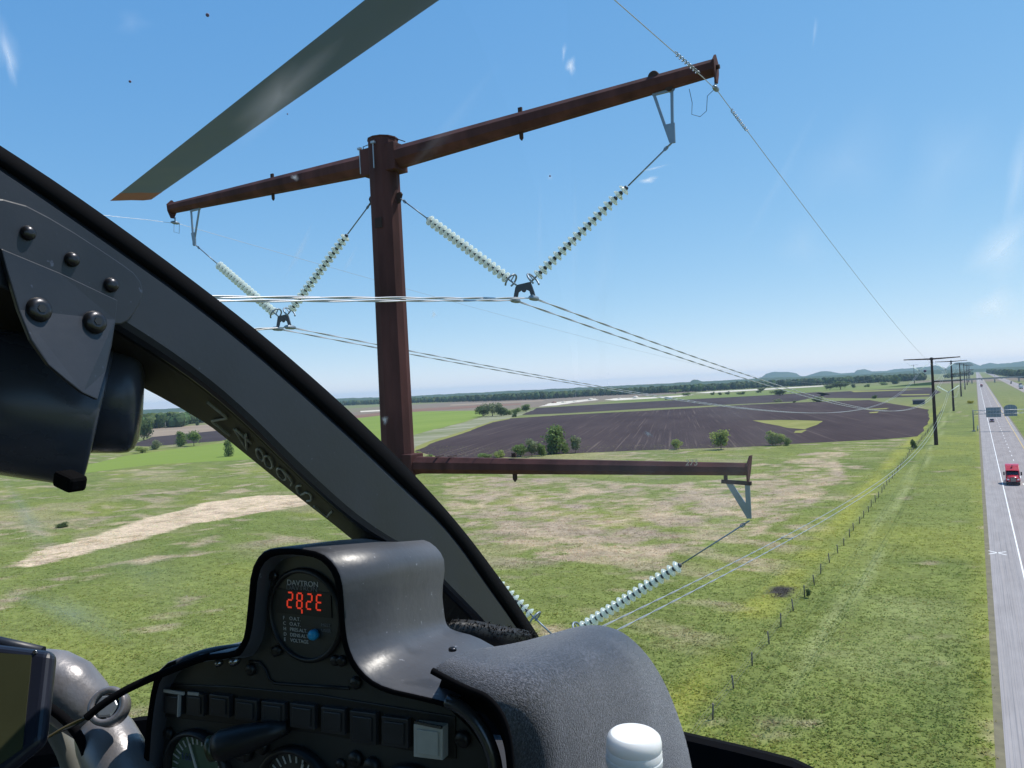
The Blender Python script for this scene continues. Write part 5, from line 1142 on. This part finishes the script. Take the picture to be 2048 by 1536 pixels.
# plexiglass halves of the windshield
M_PLEX = bpy.data.materials.new('plexiglass'); M_PLEX.use_nodes = True; tt = M_PLEX.node_tree; tt.nodes.remove(tt.nodes['Principled BSDF'])
tr = tt.nodes.new('ShaderNodeBsdfTransparent'); tr.inputs[0].default_value = (.985, .99, .99, 1); tt.links.new(tr.outputs[0], tt.nodes['Material Output'].inputs['Surface'])
BC, BR = V3((.02, .10, -.06)), .93
def bubble(px, py, side):
    d = hray(px, py).normalized(); c = BC if side > 0 else V3((-.72-BC.x, BC.y, BC.z)); b = d.dot(c); return d*(b+math.sqrt(b*b-c.dot(c)+BR*BR))
panes = {}
for side in (1, -1):
    rows = []; c = BC if side > 0 else V3((-.72-BC.x, BC.y, BC.z))
    for k in range(13):
        el = math.radians(-25+75*k/12); row = []
        for j in range(17):
            lo, hi = (-24, 62) if side > 0 else (-62, 24); az = math.radians(lo+(hi-lo)*j/16)
            row.append(c+V3((math.sin(az)*math.cos(el), math.cos(az)*math.cos(el), math.sin(el)))*BR)
        rows.append(row)
    panes[side] = MB().loft(rows, False, False, True).build('windshield_pane', M_PLEX, heli)
    panes[side]['label'] = 'clear right windshield half' if side > 0 else 'clear left windshield half'
# dirt on the plexiglass: bug marks and wiped streaks, plus pane reflections and glare veil painted as pale films
M_SMUDGE_GLARE = bpy.data.materials.new('dust_glare_film'); M_SMUDGE_GLARE.use_nodes = True; tt = M_SMUDGE_GLARE.node_tree; pr = tt.nodes['Principled BSDF']; out = tt.nodes['Material Output']
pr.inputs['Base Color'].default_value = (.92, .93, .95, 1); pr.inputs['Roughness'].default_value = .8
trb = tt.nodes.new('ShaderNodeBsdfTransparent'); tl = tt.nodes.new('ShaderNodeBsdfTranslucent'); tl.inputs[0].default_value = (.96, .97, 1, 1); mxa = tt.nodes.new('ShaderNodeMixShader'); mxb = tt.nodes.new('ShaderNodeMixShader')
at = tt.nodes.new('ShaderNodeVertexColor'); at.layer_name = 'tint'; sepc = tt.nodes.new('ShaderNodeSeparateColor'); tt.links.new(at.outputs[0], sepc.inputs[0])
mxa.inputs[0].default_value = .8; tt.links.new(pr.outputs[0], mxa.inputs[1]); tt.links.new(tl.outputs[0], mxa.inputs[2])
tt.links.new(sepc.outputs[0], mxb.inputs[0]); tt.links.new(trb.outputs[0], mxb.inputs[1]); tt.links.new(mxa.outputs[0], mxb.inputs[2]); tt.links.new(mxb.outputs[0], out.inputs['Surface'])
M_BUG = pm('bug_spot', (.22, .17, .24), .8)
def smear_glare(px, py, lx, ly, ang, op, side=1, name='smudge_glare'):
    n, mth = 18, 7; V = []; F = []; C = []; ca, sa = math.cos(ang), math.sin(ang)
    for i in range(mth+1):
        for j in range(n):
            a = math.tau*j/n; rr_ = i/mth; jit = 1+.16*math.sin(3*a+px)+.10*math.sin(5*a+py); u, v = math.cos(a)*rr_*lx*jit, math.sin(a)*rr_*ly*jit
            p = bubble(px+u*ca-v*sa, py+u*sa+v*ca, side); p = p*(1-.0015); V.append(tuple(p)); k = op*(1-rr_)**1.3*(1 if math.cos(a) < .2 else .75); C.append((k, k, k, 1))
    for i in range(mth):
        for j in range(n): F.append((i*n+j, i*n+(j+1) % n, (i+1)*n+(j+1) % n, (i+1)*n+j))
    o = raw_obj(name, V, F, M_SMUDGE_GLARE, color=C, smooth=True); o.parent = panes[side]; return o
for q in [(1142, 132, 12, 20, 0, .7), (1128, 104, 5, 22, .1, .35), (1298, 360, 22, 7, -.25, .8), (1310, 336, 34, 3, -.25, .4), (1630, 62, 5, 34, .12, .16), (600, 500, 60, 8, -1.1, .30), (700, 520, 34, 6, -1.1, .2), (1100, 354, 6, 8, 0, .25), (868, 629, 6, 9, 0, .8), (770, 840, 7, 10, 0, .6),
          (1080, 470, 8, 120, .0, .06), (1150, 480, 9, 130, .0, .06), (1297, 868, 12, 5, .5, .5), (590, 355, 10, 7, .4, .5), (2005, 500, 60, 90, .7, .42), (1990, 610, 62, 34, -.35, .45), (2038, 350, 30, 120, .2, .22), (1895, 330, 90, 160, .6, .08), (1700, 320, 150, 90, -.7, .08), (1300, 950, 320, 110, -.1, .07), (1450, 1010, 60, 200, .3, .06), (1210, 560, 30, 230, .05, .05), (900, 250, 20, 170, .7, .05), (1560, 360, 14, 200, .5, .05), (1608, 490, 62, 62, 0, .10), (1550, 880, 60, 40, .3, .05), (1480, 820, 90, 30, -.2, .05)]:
    smear_glare(*q[:6])
for q in [(60, 1040, 100, 26, .95, .30), (150, 1230, 150, 34, .35, .32), (300, 1150, 170, 60, .4, .12), (560, 190, 150, 40, -.75, .10), (20, 120, 14, 60, -.25, .40), (12, 90, 30, 60, -.3, .2), (265, 45, 40, 30, 0, .06)]: smear_glare(*q[:6], side=-1)
for (x, y, r_, sd) in ((415, 30, 7, 1), (260, 163, 5, 1), (1100, 352, 4, 1), (575, 228, 3, 1), (1850, 742, 6, 1)):
    p = bubble(x, y, sd)*.998; nrm = -p.normalized(); MB().lathe([(r_*.00028, 0), (r_*.0002, .0003), (.0001, .0004)], p, nrm, 9).build('bug_mark', M_BUG, panes[sd])

# ------------------------------------------------------------------ loose things in the cockpit
def croot(name, base, label, cat):
    base = V3(base); return base, empty(name, EYE+HRV*base.x+HFV*base.y+V3((0, 0, base.z)), HD, label, cat)
# water bottle
tcp = hf(1268, 1466, .40); bbase = tcp+V3((0, 0, -.215))
base, bt = croot('water_bottle', bbase, 'clear plastic water bottle with a ribbed white screw cap in front of the hood', 'bottle')
M_CAP = pm('cap_white', (.80, .80, .79), .4); _cp = M_CAP.node_tree.nodes['Principled BSDF']; _cp.inputs['Subsurface Weight'].default_value = .35; _cp.inputs['Subsurface Radius'].default_value = (1, .9, .85); _cp.inputs['Subsurface Scale'].default_value = .02; M_PET = pm('clear_pet', (.85, .88, .90), .08, trans=.92)
R_ = .0147
cp = MB(); pr_ = [(.0, .0), (R_*.84, -.0002), (R_*.95, -.0016), (R_, -.0042), (R_*1.0, -.0076), (R_*.985, -.0080), (R_*1.01, -.0086), (R_*1.015, -.0118), (R_*.99, -.0122), (R_*1.03, -.0128), (R_*1.035, -.0158), (R_*1.0, -.0172), (R_*.9, -.0175)]
tilt = V3((.05, 0, 1)).normalized()
cp.lathe([(max(r, .0001), h) for r, h in pr_], tcp-base, tilt, 48, True, True); cpo = cp.build('cap', M_CAP, bt); cpo.modifiers.new('edge', 'EDGE_SPLIT').split_angle = math.radians(40)
MB().lathe([(R_*.88, -.016), (R_*.88, -.024), (R_*1.12, -.026), (R_*1.12, -.028), (R_*.9, -.03), (R_*1.1, -.038), (.026, -.062), (.032, -.085), (.032, -.12), (.030, -.125), (.032, -.13), (.032, -.205), (.028, -.214), (.005, -.214)], tcp-base, tilt, 32, True, True).build('body', M_PET, bt)
# tablet on the left
tl_, tr_, br_, bl_ = at_depth(-150, 1268, .50), at_depth(104, 1300, .50), at_depth(84, 1484, .47), at_depth(-170, 1690, .44)
base, tb = croot('navigation_tablet', (tl_+tr_+br_+bl_)/4, 'dark framed tablet with dull olive screen at the lower left edge', 'tablet')
nrm = (tr_-tl_).cross(bl_-tl_).normalized(); nrm = nrm if nrm.y < 0 else -nrm
q4 = [p-base for p in (tl_, tr_, br_, bl_)]
M_BEZB = pm('tablet_frame', (.012, .014, .024), .35)
MB().prism([p+nrm*.0 for p in q4], tuple(-nrm*.012)).build('frame', M_BEZB, tb, .005, 4)
cen = sum(q4, V3())/4
def shrink(q, a, b): 
    u = (q4[1]-q4[0]).normalized(); w = (q4[3]-q4[0]).normalized(); return q
sc = [q4[0]+(q4[3]-q4[0])*.07+(q4[1]-q4[0])*.06, q4[1]+(q4[0]-q4[1])*.15+(q4[2]-q4[1])*.09, q4[2]+(q4[3]-q4[2])*.17+(q4[1]-q4[2])*.10, q4[3]+(q4[2]-q4[3])*.06+(q4[0]-q4[3])*.08]
MB().prism([p+nrm*.0006 for p in sc], tuple(-nrm*.0012)).build('screen', pm('dark_screen', (.050, .052, .026), .05, var=.2, scale=12, spec=.9, coat=.5), tb)  # reflected grass is put into the olive base colour of the screen
MB().lathe([(.0016, 0), (.0012, .001)], q4[1]+(q4[0]-q4[1])*.13+(q4[2]-q4[1])*.05, tuple(nrm), 8).build('camera_dot', M_SCREWB, tb)
rim_ = MB().tube([q4[0]+nrm*(-.012), q4[0].lerp(q4[1], .5)+nrm*(-.012)+V3((0, 0, .003)), q4[0].lerp(q4[1], .86)+nrm*(-.012)], .004, 8); rim_.build('case_lip', M_PAINT, tb)
# ball-joint mount arm behind the tablet
base, dm_ = croot('device_mount', at_depth(230, 1600, .56), 'grey metal double-shell mount arm with a hexagonal clamp bolt beside the tablet', 'mount')
M_ARM = pm('grey_cast_arm', (.21, .20, .205), .38, .35, var=.18, scale=40, bump=.04, bscale=300)
def shell(pts, name): 
    P = [at_depth(x, y, d)-base for x, y, r, d in pts]; R = [r*d/FPX for x, y, r, d in pts]
    n = 3; PP_, RR_ = [], []
    for i in range(len(P)-1):
        for k in range(n): PP_.append(P[i].lerp(P[i+1], k/n)); RR_.append(R[i]*(1-k/n)+R[i+1]*k/n)
    PP_.append(P[-1]); RR_.append(R[-1]); return MB().tube(PP_, RR_, 24).build(name, M_ARM, dm_)
shell([(60, 1330, 36, .60), (95, 1350, 54, .60), (130, 1376, 62, .60), (165, 1410, 57, .60), (190, 1436, 49, .60), (200, 1446, 38, .60)], 'upper_shell')
shell([(188, 1440, 30, .60), (198, 1452, 46, .60), (212, 1478, 56, .59), (232, 1520, 60, .58), (262, 1590, 63, .57), (285, 1650, 63, .56)], 'lower_shell')
cc = at_depth(214, 1412, .565)-base; axn = V3((.45, -.75, .5)).normalized()
MB().lathe([(.0075, -.012), (.0135, -.010), (.0138, .0), (.0125, .002), (.0092, .002), (.009, -.003)], cc, axn, 32, True, False).build('clamp_boss', M_ARM, dm_)
MB().lathe([(.0086, -.004), (.0086, .0006), (.0072, .0018)], cc, axn, 6, False).build('hex_bolt', M_GALV, dm_)
MB().tube(smooth_pts([at_depth(x, y, d)-base for x, y, d in ((95, 1412, .57), (128, 1436, .57), (158, 1470, .57), (178, 1520, .57), (190, 1600, .57))], 2), .0034, 8).build('cable', M_SEAL, dm_)
MB().tube(smooth_pts([at_depth(x, y, d)-base for x, y, d in ((98, 1440, .62), (122, 1478, .62), (142, 1520, .62), (158, 1600, .62))], 2), .008, 10).build('grey_tube', pm('grey_tube', (.16, .16, .14), .5), dm_)
# power lead lying over the panel corner
base, pc = croot('power_lead', hf(350, 1330, .395), 'black power lead running from the panel top across the mount arm', 'cable')
pts = smooth_pts([p-base for p in (hf(486, 1292, .43), hf(440, 1306, .405), hf(398, 1318, .392), hf(352, 1336, .385), hf(300, 1357, .37), hf(250, 1380, .36), hf(205, 1408, .35), at_depth(172, 1436, .52))], 2)
MB().tube(pts, [.0026]*len(pts), 10).build('sheath', M_SEAL, pc)
MB().tube(smooth_pts([p-base for p in (hf(480, 1296, .42), hf(440, 1300, .41), hf(400, 1309, .40), hf(356, 1326, .392))], 2), .0032, 10).build('sleeve', pm('lead_sleeve', (.05, .05, .055), .4), pc)
for dx, dy, cn in ((0, 0, (.06, .045, .01)), (3, 6, (.02, .02, .02)), (-4, 4, (.12, .10, .03))):
    MB().tube(smooth_pts([p-base for p in (at_depth(174, 1435, .52), at_depth(150+dx, 1444+dy, .52), at_depth(122, 1458+dy*.6, .515), at_depth(92, 1477, .51))], 2), .0008, 5).build('bare_wire', pm('wire_%d' % dx, cn, .5), pc)
# fasteners on the panel top
for (x, y, s) in ((470, 1322, .0042), (438, 1326, .003)):
    MB().lathe([(s, -.001), (s, s*.4), (s*.7, s*.8), (s*.2, s*.9)], hf(x, y, .405), (0, -.5, 1), 14).build('top_screw', M_SCREWB, panel)

# ------------------------------------------------------------------ haze
hz_ = MB().box((0, 6000, 68), (31000, 18500, 138.)).build('haze', None) if False else None
M_HAZE = bpy.data.materials.new('air'); M_HAZE.use_nodes = True; tt = M_HAZE.node_tree; tt.nodes.remove(tt.nodes['Principled BSDF'])
pv = tt.nodes.new('ShaderNodeVolumePrincipled'); pv.inputs['Color'].default_value = (.52, .74, 1., 1); pv.inputs['Density'].default_value = 6.2e-5; pv.inputs['Anisotropy'].default_value = .2
tt.links.new(pv.outputs[0], tt.nodes['Material Output'].inputs['Volume'])
hzb = MB().box((0, 6000, 75), (31000, 18500, 152.)).build('haze', M_HAZE); tag(hzb, kind='stuff')
